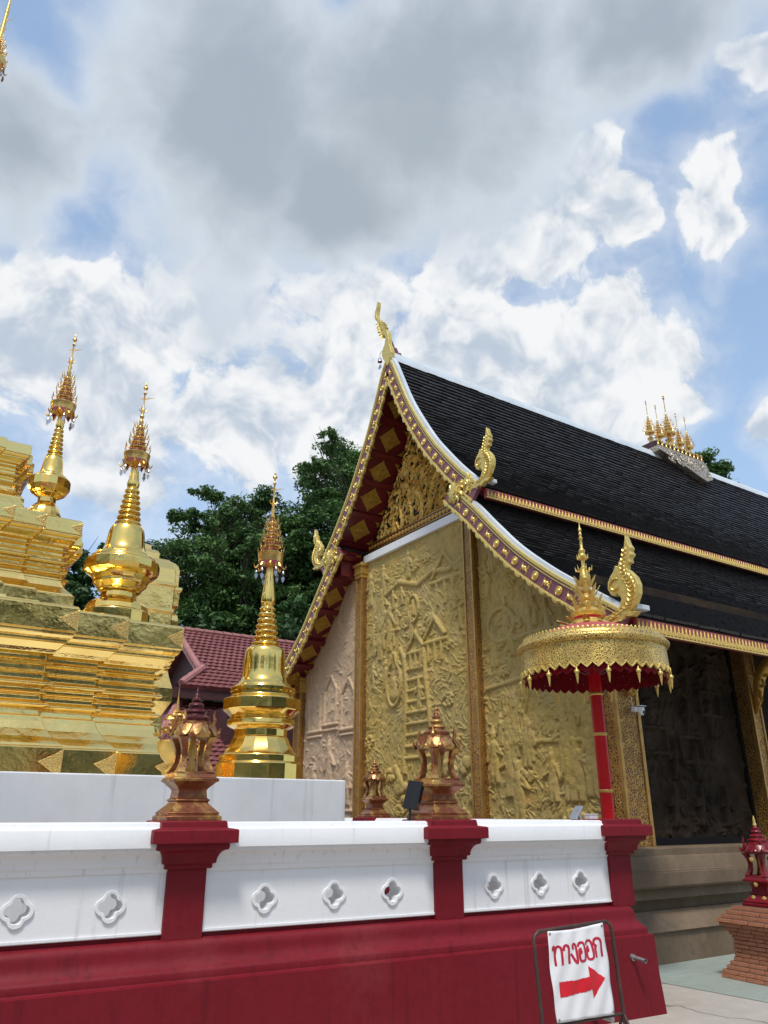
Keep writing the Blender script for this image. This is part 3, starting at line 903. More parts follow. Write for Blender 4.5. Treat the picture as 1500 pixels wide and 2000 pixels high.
# ---- gilded offering bowl with a metal bouquet, behind the left finial
OB = thing('offering_bouquet', 'gilded metal bouquet in a bowl with thin spike beside left finial', 'ornament', (2.62, 7.72, PZ))
mb = MB(); mb.lathe([(.09, 0), (.09, .05), (.06, .08), (.05, .12), (.11, .18), (.155, .26), (.165, .33), (.15, .345)], 20); mb.build('bowl', M['gold_leaf'], OB, smooth=35)
random.seed(4)
mb = MB()
for k in range(70):
    a = random.uniform(0, 2 * PI); el = random.uniform(.1, 1.35); rr = random.uniform(.10, .20)
    c = Vector((math.cos(a) * math.cos(el) * rr, math.sin(a) * math.cos(el) * rr, .36 + math.sin(el) * rr * 1.4))
    Mx = Matrix.Rotation(random.uniform(0, 6), 3, 'Z') @ Matrix.Rotation(random.uniform(0, 3), 3, 'X')
    mb.curl(lambda u, v, d: c + Mx @ Vector((u, v, d)), 0, 0, 0, random.uniform(.06, .11), .018, random.uniform(-2, 2), .012, 5)
mb.build('metal_leaves', M['gold_leaf'], OB, smooth=60)['kind'] = 'stuff'
mb = MB(); mb.lathe([(.02, .5), (.03, .55), (.015, .60), (.02, .64), (.010, .68), (.014, .72), (.004, .78), (.001, .90)], 10); mb.build('spike', M['gold_leaf'], OB, smooth=40)

# ================================================================== TEMPLE HALL
YC, XB, XW, XP, XE = 11.75, 7.87, 8.46, 8.82, 25.0
HALL = thing('temple_hall', 'temple hall with sweeping dark shingle roof and carved relief gable', 'temple', (XW, YC, 0))
def hb(mb, name, m, smooth=None, bevel=None, parent=None):
    return mb.build(name, M[m], parent or HALL, smooth=smooth, bevel=bevel, world=True)
UP = [(0, 10.80), (.215, 10.50), (.474, 9.95), (.84, 9.21), (1.44, 8.27), (1.886, 7.71), (2.30, 7.245), (2.78, 6.77)]
LO = [(2.02, 7.02), (2.6, 6.45), (3.02, 5.99), (3.57, 5.42), (4.18, 4.91), (4.68, 4.55), (5.50, 3.99)]
def yy(side, d): return YC - side * d      # side +1: right (towards -Y)

# ---- stepped stone base
mb = MB()
bp = [(0, 0), (0, .315), (-.018, .320), (-.03, .335), (.05, .40), (.13, .47), (.16, .50), (.16, .525), (.22, .53), (.22, .64), (.10, .655), (.10, .76), (.06, .765), (.03, .78), (.02, .80), (.02, .945), (.035, .95), (.035, .965), (.06, .97), (.09, 1.10), (.10, 1.12), (.14, 1.125), (.14, 1.20), (.30, 1.21)]
x0, y0, y1 = 7.72, 6.58, 2 * YC - 6.58
rings = []
for d, z in bp:
    rings.append([(x0 + d, y1 - d, z), (x0 + d, y0 + d, z), (XE + .5, y0 + d, z)])
b = len(mb.v)
for r in rings: mb.v.extend(r)
for i in range(len(rings) - 1):
    for j in range(2):
        mb.f.append((b + i * 3 + j, b + i * 3 + j + 1, b + (i + 1) * 3 + j + 1, b + (i + 1) * 3 + j))
hb(mb, 'stepped_base', 'base_stone', smooth=25)
mb = MB(); mb.box(x0 + .30, XE, y0 + .30, y1 - .30, .9, 1.208); hb(mb, 'floor_slab', 'base_stone')

# ---- relief generator
def relief(w, h, res, seed, feature=None, dens=1.0, rad=(.012, .034), flow=1.0):
    rng = np.random.default_rng(seed)
    nx, ny = int(w / res) + 1, int(h / res) + 1
    A = np.zeros((ny, nx))
    gx = np.arange(nx) * res; gy = np.arange(ny) * res
    # smooth random fields
    def field(sc):
        c = rng.normal(size=(int(h / sc) + 4, int(w / sc) + 4))
        fy, fx = gy / sc, gx / sc
        iy, ix = fy.astype(int), fx.astype(int)
        ty, tx = fy - iy, fx - ix
        ty, tx = ty * ty * (3 - 2 * ty), tx * tx * (3 - 2 * tx)
        a = c[iy][:, ix]; b_ = c[iy][:, ix + 1]; c_ = c[iy + 1][:, ix]; d_ = c[iy + 1][:, ix + 1]
        return (a * (1 - tx) + b_ * tx) * (1 - ty[:, None]) + (c_ * (1 - tx) + d_ * tx) * ty[:, None]
    F1, F2 = field(.55), field(.28)
    def cap(x0, y0, x1, y1, r0, r1, hh, add=0.0):
        r = max(r0, r1)
        i0, i1 = max(0, int((min(x0, x1) - r) / res)), min(nx, int((max(x0, x1) + r) / res) + 2)
        j0, j1 = max(0, int((min(y0, y1) - r) / res)), min(ny, int((max(y0, y1) + r) / res) + 2)
        if i1 <= i0 or j1 <= j0: return
        X, Y = np.meshgrid(gx[i0:i1], gy[j0:j1])
        dx, dy = x1 - x0, y1 - y0
        L = dx * dx + dy * dy + 1e-9
        t = np.clip(((X - x0) * dx + (Y - y0) * dy) / L, 0, 1)
        rr = r0 + (r1 - r0) * t
        D = np.hypot(X - x0 - t * dx, Y - y0 - t * dy) / rr
        hgt = np.where(D < 1, hh * np.sqrt(np.clip(1 - D * D, 0, 1)) + add, 0)
        A[j0:j1, i0:i1] = np.maximum(A[j0:j1, i0:i1], hgt)
    def poly(pts, r, hh, add=0.0):
        for p, q in zip(pts[:-1], pts[1:]): cap(*p, *q, r, r, hh, add)
    n = int(w * h * 75 * dens)
    for _ in range(n):
        x, y = rng.uniform(0, w), rng.uniform(0, h)
        i, j = min(nx - 1, int(x / res)), min(ny - 1, int(y / res))
        a = F1[j, i] * 2.2 * flow + F2[j, i] * 1.2 + PI / 2
        l = rng.uniform(.05, .20); r = rng.uniform(*rad)
        c = rng.uniform(-5, 5)
        px, py = x, y
        for k in range(4):
            qx, qy = px + math.cos(a) * l / 4, py + math.sin(a) * l / 4
            cap(px, py, qx, qy, r * (1 - k * .18), r * (1 - (k + 1) * .18), .032 * r / .03)
            px, py = qx, qy; a += c * l / 4
    def person(x, y, s, lean=0.0):
        cap(x, y + .62 * s, x + lean * s, y + .70 * s, .085 * s, .075 * s, .065, .025)
        cap(x + lean * s, y + .77 * s, x + lean * s, y + .85 * s, .055 * s, .065 * s, .065, .03)
        cap(x + lean * s, y + .90 * s, x + lean * s, y + .99 * s, .04 * s, .015 * s, .05, .025)
        cap(x, y + .35 * s, x, y + .62 * s, .12 * s, .10 * s, .06, .02)
        cap(x - .06 * s, y, x - .04 * s, y + .38 * s, .06 * s, .09 * s, .055, .015)
        cap(x + .08 * s, y, x + .04 * s, y + .38 * s, .06 * s, .09 * s, .055, .015)
        e = rng.choice((-1, 1))
        cap(x + e * .10 * s, y + .64 * s, x + e * .24 * s, y + .46 * s, .045 * s, .035 * s, .05, .02)
        cap(x + e * .24 * s, y + .46 * s, x + e * .10 * s, y + .52 * s, .035 * s, .03 * s, .05, .025)
        cap(x - e * .10 * s, y + .64 * s, x - e * .20 * s, y + .36 * s, .045 * s, .035 * s, .05, .02)
    def bush(x, y, s):
        for _ in range(26):
            a, q = rng.uniform(0, 6.28), s * rng.uniform(0, 1) ** .5
            cap(x + q * math.cos(a), y + q * .7 * math.sin(a), x + q * math.cos(a) + .02, y + q * .7 * math.sin(a) + .015, s * .2, s * .13, .03, .03)
    if feature: feature(cap, poly, person, bush, rng, w, h)
    A = A + (field(.06) * .004 + field(.11) * .005 + field(.3) * .006)
    return A, res

def relief_panel(name, m, A, res, fr, top=None, edge=.0, zscale=1.0):
    ny, nx = A.shape
    keep = np.ones((ny, nx), bool)
    xs = np.arange(nx) * res; zs = np.arange(ny) * res
    if top is not None:
        tz = np.array([top(x) for x in xs])
        Z = np.minimum(zs[:, None], tz[None, :])
        keep = zs[:, None] <= tz[None, :] + res
    else:
        Z = np.repeat(zs[:, None], nx, 1)
    pts = fr(np.repeat(xs[None, :], ny, 0), Z, A * zscale)
    co = np.stack(pts, -1).reshape(-1, 3)
    idx = np.arange(ny * nx).reshape(ny, nx)
    q = np.stack([idx[:-1, :-1], idx[:-1, 1:], idx[1:, 1:], idx[1:, :-1]], -1)
    k = keep[:-1, :-1] & keep[:-1, 1:]
    q = q[k].reshape(-1, 4)
    me = bpy.data.meshes.new(name)
    me.vertices.add(len(co)); me.vertices.foreach_set('co', co.ravel())
    me.loops.add(q.size); me.loops.foreach_set('vertex_index', q.ravel().astype(np.int32))
    me.polygons.add(len(q)); me.polygons.foreach_set('loop_start', np.arange(0, q.size, 4, dtype=np.int32))
    me.update(calc_edges=True)
    me.shade_smooth()
    return child(me, name, M[m], HALL, world=True)

ZB = 1.2
def prof_z(P, d):
    return float(np.interp(d, [p[0] for p in P], [p[1] for p in P]))
def f_mid(cap, poly, person, bush, rng, w, h):
    cx = w * .47
    # winding stairway with rungs between two naga balustrades, ending in an arch frame
    L = [(cx - .42, 1.05), (cx - .46, 1.3), (cx - .40, 1.7), (cx - .34, 2.2), (cx - .27, 2.7), (cx - .22, 3.2)]
    Rr = [(cx + .44, 1.10), (cx + .46, 1.4), (cx + .42, 1.8), (cx + .36, 2.3), (cx + .36, 2.8), (cx + .42, 3.2), (cx + .55, 3.4)]
    poly(L, .045, .06, .05); poly(Rr, .045, .06, .05)
    for i in range(9):
        z = 1.35 + i * .2
        poly([(cx - .36 + i * .015, z), (cx + .38 - i * .008, z)], .032, .035, .035)
    a = np.linspace(0, 2 * PI, 26)
    poly([(cx + .78 + .24 * math.cos(t), 2.75 + .42 * math.sin(t) + (.16 if abs(t - PI / 2) < .2 else 0)) for t in a], .035, .05, .045)
    cap(cx + .78, 2.55, cx + .78, 2.8, .13, .08, .08, .03)
    poly([(cx + .10 + .16 * math.cos(t), 4.10 + .26 * math.sin(t)) for t in a], .03, .045, .04)
    cap(cx + .10, 4.0, cx + .10, 4.25, .06, .04, .06, .04)
    # roof pavilions and river bands
    for (px, pz, s) in ((cx - .55, 3.45, 1.0), (cx + .05, 3.35, .8), (cx - .9, 4.55, 1.2), (cx + .95, 3.9, .9)):
        poly([(px - .3 * s, pz), (px, pz + .35 * s), (px + .3 * s, pz)], .04, .05, .05)
        poly([(px - .34 * s, pz - .1), (px + .34 * s, pz - .1)], .04, .05, .03)
        for k in (-1, 0, 1): cap(px + k * .2 * s, pz - .45 * s, px + k * .2 * s, pz - .1, .03, .03, .05, .03)
    poly([(.15, 4.75), (.6, 4.6), (1.1, 4.7), (1.6, 4.55), (2.2, 4.75), (2.7, 4.6)], .05, .05, .03)
    for i in range(26): bush(rng.uniform(.1, w - .1), rng.uniform(.2, h - .2), rng.uniform(.10, .2))
    for i in range(16): person(rng.uniform(.2, w - .2), rng.uniform(2.0, h - .7), rng.uniform(.35, .6))
    for i in range(9): person(w - 1.0 + rng.uniform(0, .85), rng.uniform(3.3, 4.9), rng.uniform(.6, .85))
    # pebbly rocks and swirl at the foot
    for i in range(60):
        x, z = rng.uniform(.1, w - .1), rng.uniform(.55, 1.2)
        cap(x, z, x + rng.uniform(-.08, .08), z + .02, rng.uniform(.05, .11), rng.uniform(.04, .09), .06, .03)
    for r in (.18, .27, .36, .45):
        poly([(cx - .1 + 1.5 * r * math.cos(t), .28 + .62 * r * math.sin(t)) for t in a], .026, .04, .02)
    poly([(cx - .5, .95), (cx, .80), (cx + .5, .86), (cx + .75, 1.2)], .06, .05, .04)
def f_side(cap, poly, person, bush, rng, w, h):
    for i in range(9): person(rng.uniform(.15, w - .15), rng.uniform(.3, 1.0), rng.uniform(.7, 1.0))
    for i in range(12): person(rng.uniform(.15, w - .15), rng.uniform(1.0, 2.4), rng.uniform(.5, .8))
    for i in range(20): person(rng.uniform(.15, w - .15), rng.uniform(2.2, h - .6), rng.uniform(.4, .7))
    for i in range(24): bush(rng.uniform(.1, w - .1), rng.uniform(.2, h), rng.uniform(.10, .2))
    a = np.linspace(0, 2 * PI, 26)
    poly([(w - .55 + .32 * math.cos(t), 3.3 + .28 * math.sin(t)) for t in a], .035, .05, .04)
    for k in range(7): poly([(w - 1.0 + .06 * k, 1.4), (w - .95 + .07 * k, 1.8), (w - 1.1 + .1 * k, 2.2)], .022, .04, .04)
    for z in (1.35, 2.35, 3.0): poly([(.1, z), (w * .5, z + .06), (w - .1, z - .04)], .035, .035, .02)
def f_cream(cap, poly, person, bush, rng, w, h):
    for (x, z) in ((.5, 2.1), (1.25, 2.25), (1.95, 2.15)):
        poly([(x - .25, z), (x - .25, z + .7), (x, z + 1.0), (x + .25, z + .7), (x + .25, z)], .03, .04, .03)
        poly([(x - .3, z - .05), (x + .3, z - .05)], .04, .05, .03); poly([(x - .3, z - .16), (x + .3, z - .16)], .035, .05, .02)
    for (x, z, s) in ((1.25, .9, 1.0), (.5, .6, .8), (1.9, .7, .7)): person(x, z, s)
    poly([(.2, .45), (2.3, .5)], .03, .03, .02)

fr_g = lambda x, z, a: (XW + .02 - a, YCOL0 + x, ZB + z)
YCOL0 = 10.02
wm_, hm_ = 13.50 - 10.02, 6.68 - ZB
A, res = relief(wm_, hm_, .0125, 3, f_mid, dens=1.7, rad=(.010, .028))
relief_panel('relief_panel', 'stone_ochre', A, res, fr_g, zscale=.55)['label'] = 'ochre stone relief of a stairway between foliage and figures'
# right bay (towards the front corner); u runs from the corner column
YCOL0 = 7.30
wr = 9.84 - 7.30
top_r = lambda u: prof_z(LO, YC - (7.30 + u)) - .16 - ZB
A, res = relief(wr, 5.5, .0125, 5, f_side, dens=1.7, rad=(.010, .028))
relief_panel('relief_panel', 'stone_ochre', A, res, fr_g, top_r, zscale=.55)
# left bay, paler
YCOL0 = 13.66
wl = 16.16 - 13.66
top_l = lambda u: prof_z(LO, (13.66 + u) - YC) - .16 - ZB
A, res = relief(wl, 5.5, .016, 8, f_cream, dens=.45)
relief_panel('relief_panel', 'stone_cream', A, res, fr_g, top_l, zscale=.65)['label'] = 'paler cream relief panel'
# core wall behind the reliefs
mb = MB()
pts = [(YC - 4.5, ZB), (YC + 4.5, ZB)] + [(YC + d, prof_z(LO, d) - .18) for d in (4.5, 3.5, 2.6, 2.1)] + [(YC - d, prof_z(LO, d) - .18) for d in (2.1, 2.6, 3.5, 4.5)]
mb.prism([pts], lambda u, v, d: (XW + .05 + d, u, v), 0, .2)
hb(mb, 'gable_wall', 'stone_ochre')
# white beam
mb = MB(); mb.box(XW - .05, XW + .10, 9.95, 13.52, 6.665, 6.835); hb(mb, 'white_beam', 'white_paint', bevel=.01)

# ---- pilasters
def pilaster(yc, zt, w=.125, proj=.13, x=None, side=False):
    x = XW if x is None else x
    if side:     # on the long side, facing -Y
        xc, yf = yc
        f = lambda a0, a1, d0, d1, z0, z1: (xc + a0, xc + a1, yf - d1, yf - d0, z0, z1)
    else:
        f = lambda a0, a1, d0, d1, z0, z1: (x - d1, x - d0, yc + a0, yc + a1, z0, z1)
    mb = MB(); mb.box(*f(-w * .98, w * .98, -.04, proj - .02, ZB, zt)); p = hb(mb, 'pilaster', 'gold_carved')
    for s in (-1, 1):
        a, b = sorted((s * w * .72, s * w))
        mb = MB(); mb.box(*f(a, b, proj - .06, proj, ZB + .001, zt - .001)); hb(mb, 'edge_strip', 'gold_strip', parent=p, bevel=.006)
    mb = MB()
    for k, (g_, z0, z1) in enumerate(((.012, 0, .08), (.03, .08, .12), (.018, .12, .26), (.045, .26, .32))):
        mb.box(*f(-w - g_, w + g_, -.04, proj + g_, zt - .36 + z0, zt - .36 + z1 - .001))
    hb(mb, 'capital', 'gold_leaf', parent=p, bevel=.006)
    return p
pilaster(9.93, prof_z(LO, YC - 9.93) - .12)
pilaster(13.59, 6.70)
pilaster(16.24, prof_z(LO, 4.49) - .10, .14)

# ---- corner column, two faces
mb = MB(); mb.box(XW - .10, XW + .36, 7.02, 7.26, ZB, 4.55); cc = hb(mb, 'corner_column', 'gold_carved')
for (x0_, x1_, y0_, y1_) in ((XW - .115, XW - .06, 7.005, 7.06), (XW - .115, XW - .06, 7.22, 7.275), (XW + .31, XW + .375, 7.005, 7.06)):
    mb = MB(); mb.box(x0_, x1_, y0_, y1_, ZB + .001, 4.54); hb(mb, 'edge_strip', 'gold_strip', parent=cc, bevel=.006)
# carved eave bracket: a curved naga arm
def bracket(xc, yf, zt):
    mb = MB()
    pts = [(xc, yf + .02, zt - 1.05), (xc, yf - .05, zt - .85), (xc, yf - .10, zt - .62), (xc, yf - .22, zt - .42), (xc, yf - .42, zt - .26), (xc, yf - .62, zt - .10)]
    c, _ = catmull([(p[1], p[2]) for p in pts], 14)
    mb.tube([(xc, a, b) for a, b in c], [.03 + .07 * math.sin(PI * i / 14) ** .8 for i in range(15)], 8, flat=((1, 0, 0), .5))
    br = hb(mb, 'eave_bracket', 'gold_leaf', smooth=50)
    mb = MB()
    random.seed(int(xc * 10))
    for i in range(12):
        a, b = c[1 + i]
        mb.curl(lambda u, v, d: (xc - .03 - d * .5, u, v), a, b, random.uniform(3.4, 4.6), .16, .035, random.choice((-2.2, 2.2)), .03, 6)
        mb.curl(lambda u, v, d: (xc + .0 + d * .5, u, v), a, b, random.uniform(3.0, 5.0), .14, .03, random.choice((-2.2, 2.2)), .03, 6)
    hb(mb, 'bracket_flames', 'gold_leaf', smooth=60, parent=br)['kind'] = 'stuff'
bracket(XW + .18, 7.00, 4.15)

# ---- long side: dark carved panels between columns
def f_dark(cap, poly, person, bush, rng, w, h):
    for i in range(4):
        for j in range(4): 
            if rng.uniform() < .9: person(.25 + i * .55 + rng.uniform(-.1, .1), .15 + j * .62, .55)
    for (x, z) in ((.5, 1.1), (1.3, 1.0), (1.9, 1.7), (.7, 2.1)):
        poly([(x - .25, z), (x + .25, z), (x + .25, z + .35), (x - .25, z + .35), (x - .25, z)], .03, .04, .03)
YS = 7.30
A, res = relief(2.60, 3.3, .016, 12, f_dark, dens=.7)
colx = [11.66, 14.6, 17.7, 20.8]
fr_s = lambda x, z, a: (XD0 + x, YS - a, ZB + .10 + z)
XD0 = XW + .44
relief_panel('dark_relief_panel', 'wood_dark', A, res, fr_s)
mb = MB(); mb.box(XW + .1, XE - .5, YS + .06, YS + .2, ZB, 4.9); hb(mb, 'side_wall', 'wood_dark')
mb = MB()
mb.box(XW + .37, XW + .445, YS - .09, YS + .06, ZB, 4.5); mb.box(11.47, 11.525, YS - .05, YS + .06, ZB, 4.5); mb.box(XW + .445, 11.47, YS - .06, YS + .06, ZB, ZB + .10)
hb(mb, 'panel_frame', 'black_frame', bevel=.006)
for i, x in enumerate(colx):
    p = pilaster((x, 7.22), 4.5, w=.13, proj=.20, side=True)
    if i < 2: bracket(x, 7.02, 4.15)
for i in range(1, 4):
    XD0 = colx[i - 1] + .16
    mb = MB(); mb.box(colx[i - 1] + .14, colx[i] - .14, YS, YS + .05, ZB + .05, 4.5); hb(mb, 'side_panel', 'wood_dark')

# ---- pediment with gilded flame scrolls on black
mb = MB()
cu, _ = catmull(UP, 30)
pts = [(YC + max(d - .0, 0), z - .14) for d, z in cu if z > 6.84] 
left = [(YC + d, z - .14) for d, z in cu if z > 6.98]; right = [(YC - d, z - .14) for d, z in reversed(cu) if z > 6.98]
mb.prism([left + right[:-1]], lambda u, v, d: (XP + d, u, v), 0, .06)
ped = hb(mb, 'pediment', 'black_ground')
random.seed(11)
mb = MB()
fr_p = lambda u, v, d: (XP - .004 - d, YC + u, v)
def wid(z): return max(0.0, float(np.interp(-(z + .22), [-p[1] for p in UP], [p[0] for p in UP])) - .06)
def scroll(u, v, a, ln, w, cv, h, seg, d0=0.0):
    """a curl kept inside the pediment outline"""
    for _ in range(7):
        x, y_, ok = u, v, True
        for i in range(seg + 1):
            if abs(x) + w > wid(y_ + .05) + .02 or y_ < 7.24: ok = False; break
            aa = a + cv * (i / seg) ** 1.3
            x += math.cos(aa) * ln / seg; y_ += math.sin(aa) * ln / seg
        if ok:
            mb.curl(fr_p, u, v, a, ln, w, cv, h, seg, d0=d0); return
        ln *= .8; w *= .93; a += (.25 if u > 0 else -.25)
row = 0
z = 7.28
while z < 10.1:
    wz = wid(z)
    n = int(wz / .135) + 1
    for s in (-1, 1):
        for k in range(n):
            u = (k + .5 * (row % 2) + random.uniform(-.2, .2)) * .135
            if u > wz: continue
            a = PI / 2 - s * random.uniform(-.9, 1.6)
            scroll(s * u, z + random.uniform(-.02, .04), a, random.uniform(.26, .46), random.uniform(.020, .033), s * random.choice((-1, 1)) * random.uniform(2.6, 5.2), .035, 11, d0=random.uniform(0, .02))
    z += .092; row += 1
for s in (-1, 1):           # large stems
    for k in range(5):
        scroll(s * (.15 + .35 * k), 7.28, PI / 2 + s * .1, 1.3 - .16 * k, .05, -s * 1.5, .06, 14)
        scroll(s * (.1 + .16 * k), 7.9 + .12 * k, PI / 2 - s * .4, .8, .04, s * 2.6, .06, 12)
sw = hb(mb, 'pediment_scrollwork', 'gold_leaf', smooth=70, parent=ped); sw['kind'] = 'stuff'
# bottom border with a row of rosettes
mb = MB(); mb.box(XP - .05, XP + .02, YC - 2.2, YC + 2.2, 7.09, 7.27); bb = hb(mb, 'border_board', 'soffit_red', parent=ped, bevel=.006)
mb = MB(); mb.box(XP - .065, XP + .02, YC - 2.2, YC + 2.2, 7.245, 7.275); mb.box(XP - .065, XP + .02, YC - 2.2, YC + 2.2, 7.075, 7.105); hb(mb, 'border_line', 'gold_strip', parent=ped, bevel=.004)
ros = MB()
ros.lathe([(.052, 0), (.052, .012), (.036, .022), (.030, .014), (.022, .030), (.002, .034)], 10)
ros_me = ros.mesh('rosette', 40); ros_me.materials.append(M['gold_leaf'])
for k in range(38):
    child(ros_me, 'rosette', None, ped, loc=(XP - .05, YC - 2.2 + k * .119, 7.175), rot=(0, -PI / 2, 0), world=True)

# ---- barge boards
boss = MB(); boss.lathe([(.070, 0), (.070, .014), (.056, .024), (.050, .014), (.040, .016), (.030, .032), (.002, .040)], 14)
boss_me = boss.mesh('boss', 40); boss_me.materials.append(M['gold_pale'])
def barge(P, side, w0=.30):
    n = 60
    c, L = catmull(P, n)
    nrm, tan = normals2d(c)
    # inward (down/in) normal
    if nrm[n // 2][1] > 0: nrm = -nrm
    def ring(off0, off1, xa, xb):
        mbx = MB()
        rings = []
        for i in range(n + 1):
            p0 = c[i] + nrm[i] * off0; p1 = c[i] + nrm[i] * off1
            if p0[0] < 0: p0 = np.array((0.0, p0[1]))
            if p1[0] < 0.0: p1 = np.array((0.0, p1[1] + p1[0] * 1.2))
            rings.append([(xa, yy(side, p0[0]), p0[1]), (xa, yy(side, p1[0]), p1[1]), (xb, yy(side, p1[0]), p1[1]), (xb, yy(side, p0[0]), p0[1])])
        mbx.loft(rings)
        return mbx
    bg = hb(ring(.045, w0, XB, XB + .07), 'barge_board', 'purple_board')
    hb(ring(.0, .05, XB - .022, XB + .06), 'gilt_edge', 'gold_pale', parent=bg, bevel=.006)
    hb(ring(.072, .088, XB - .014, XB + .01), 'gilt_bead', 'gold_pale', parent=bg)
    # scalloped lower trim
    loop = []
    m = 240
    cc_, _ = catmull(P, m)
    nn, _ = normals2d(cc_)
    if nn[m // 2][1] > 0: nn = -nn
    per = .30
    inner, outer = [], []
    for i in range(m + 1):
        s = L * i / m
        ph = (s / per) % 1
        a = w0 - .012
        lobe = w0 + .018 + (.050 if ph < .62 else .026) * abs(math.sin(PI * (ph / .62 if ph < .62 else (ph - .62) / .38))) ** .7
        for lst, o in ((inner, a), (outer, lobe)):
            q = cc_[i] + nn[i] * o
            if q[0] < .01: q = np.array((.01, q[1] + q[0]))
            lst.append(q)
    mb = MB()
    b = 0
    rings = []
    for q0, q1 in zip(inner, outer):
        rings.append([(XB - .020, yy(side, q0[0]), q0[1]), (XB - .028, yy(side, (q0[0] + q1[0]) / 2), (q0[1] + q1[1]) / 2), (XB - .016, yy(side, q1[0]), q1[1]), (XB + .03, yy(side, q1[0]), q1[1]), (XB + .03, yy(side, q0[0]), q0[1])])
    mb.loft(rings)
    hb(mb, 'scalloped_trim', 'gold_pale', parent=bg)
    # bosses and leaf scrolls
    nb = int(L / .27)
    mbs = MB()
    for k in range(nb):
        i = int(m * (k + .7) / (nb + .4))
        q = cc_[i] + nn[i] * (w0 * .5 + .04)
        if q[0] < .08: continue
        if k % 2 == 0:
            child(boss_me, 'boss', None, bg, loc=(XB, yy(side, q[0]), q[1]), rot=(0, -PI / 2, 0), world=True)
        else:
            tn = cc_[min(m, i + 1)] - cc_[max(0, i - 1)]
            a = math.atan2(tn[1], -side * tn[0])
            for e in (0, PI):
                for cv in (2.6, -2.6):
                    mbs.curl(lambda u, v, d: (XB - .002 - d, u, v), yy(side, q[0]), q[1], a + e, .13, .022, cv, .022, 6)
            child(boss_me, 'boss', None, bg, loc=(XB, yy(side, q[0]), q[1]), rot=(0, -PI / 2, 0), scale=(.55, .55, 1), world=True)
    hb(mbs, 'leaf_scrolls', 'gold_pale', parent=bg, smooth=60)['kind'] = 'stuff'
    return c, nrm, L
for side in (1, -1):
    for P in (UP, LO):
        barge(P, side)

# ---- soffit lining with gilded lozenges
loz = MB()
loz.prism([[(.29, 0), (.21, .05), (.18, .09), (.13, .13), (.09, .18), (.05, .21), (0, .29), (-.05, .21), (-.09, .18), (-.13, .13), (-.18, .09), (-.21, .05), (-.29, 0), (-.21, -.05), (-.18, -.09), (-.13, -.13), (-.09, -.18), (-.05, -.21), (0, -.29), (.05, -.21), (.09, -.18), (.13, -.13), (.18, -.09), (.21, -.05)]], lambda u, v, d: (u, v, d), 0, .012)
loz.lathe([(.09, .012), (.08, .02), (.03, .026), (.002, .03)], 8)
loz_me = loz.mesh('lozenge', 30); loz_me.materials.append(M['soffit_gold'])
tri = MB(); tri.prism([[(0, 0), (.13, 0), (.075, .045), (.05, .05), (.045, .075), (0, .13)]], lambda u, v, d: (u, v, d), 0, .012)
tri_me = tri.mesh('corner_leaf'); tri_me.materials.append(M['soffit_gold'])
def soffit(P, side, xin, npan, off=.13):
    n = 40
    c, L = catmull(P, n)
    nrm, tan = normals2d(c)
    if nrm[n // 2][1] > 0: nrm = -nrm
    mb = MB(); rings = []
    for i in range(n + 1):
        p = c[i] + nrm[i] * off; q = c[i] + nrm[i] * .03
        p[0] = max(p[0], 0); q[0] = max(q[0], 0)
        rings.append([(XB + .07, yy(side, p[0]), p[1]), (xin, yy(side, p[0]), p[1]), (xin, yy(side, q[0]), q[1]), (XB + .07, yy(side, q[0]), q[1])])
    mb.loft(rings)
    so = hb(mb, 'soffit', 'soffit_red', smooth=30)
    for k in range(npan + 1):
        u = (k + .02) / npan
        i = min(n - 1, max(1, int(n * u)))
        p = c[i] + nrm[i] * (off + .035)
        if p[0] < .1: continue
        t = tan[i]
        T3 = Vector((0, -side * t[0], t[1])); N3 = Vector((0, -side * nrm[i][0], nrm[i][1])); X3 = Vector((1, 0, 0))
        Mx = Matrix((X3, T3, N3)).transposed()
        mb = MB(); mb.bbox(((XB + .07 + xin) / 2, yy(side, p[0]), p[1]), ((xin - XB - .07) / 2, .055, .04), Mx)
        hb(mb, 'purlin', 'soffit_red', parent=so, bevel=.005)
    for k in range(npan):
        u = (k + .5) / npan
        i = int(n * u)
        p = c[i] + nrm[i] * (off + .001)
        if p[0] < .12: continue
        t = tan[i]
        T3 = Vector((0, -side * t[0], t[1])); N3 = Vector((0, -side * nrm[i][0], nrm[i][1])); X3 = Vector((1, 0, 0))
        if X3.cross(T3).dot(N3) < 0: T3 = -T3
        Mx = Matrix((X3, T3, N3)).transposed().to_4x4()
        xm = (XB + .07 + xin) / 2
        sc = min(1.0, (xin - XB - .1) / .56)
        o = child(loz_me, 'lozenge', None, so, world=True)
        o.matrix_basis = Matrix.Translation((xm, yy(side, p[0]), p[1])) @ Mx @ Matrix.Scale(sc, 4)
        hw, hh = (xin - XB - .07) / 2 - .02, L / npan / 2 - .075
        for sx in ((-1, 1) if side < 0 else ()):
            for sy in (-1, 1):
                o = child(tri_me, 'corner_leaf', None, so, world=True)
                Lm = Matrix(((-sx, 0, 0, sx * hw), (0, -sy, 0, sy * hh), (0, 0, 1, 0), (0, 0, 0, 1)))
                o.matrix_basis = Matrix.Translation((xm, yy(side, p[0]), p[1])) @ Mx @ Lm
for side in (-1, 1):
    soffit(UP, side, XP, 7)
    soffit(LO, side, XW + .02, 6)
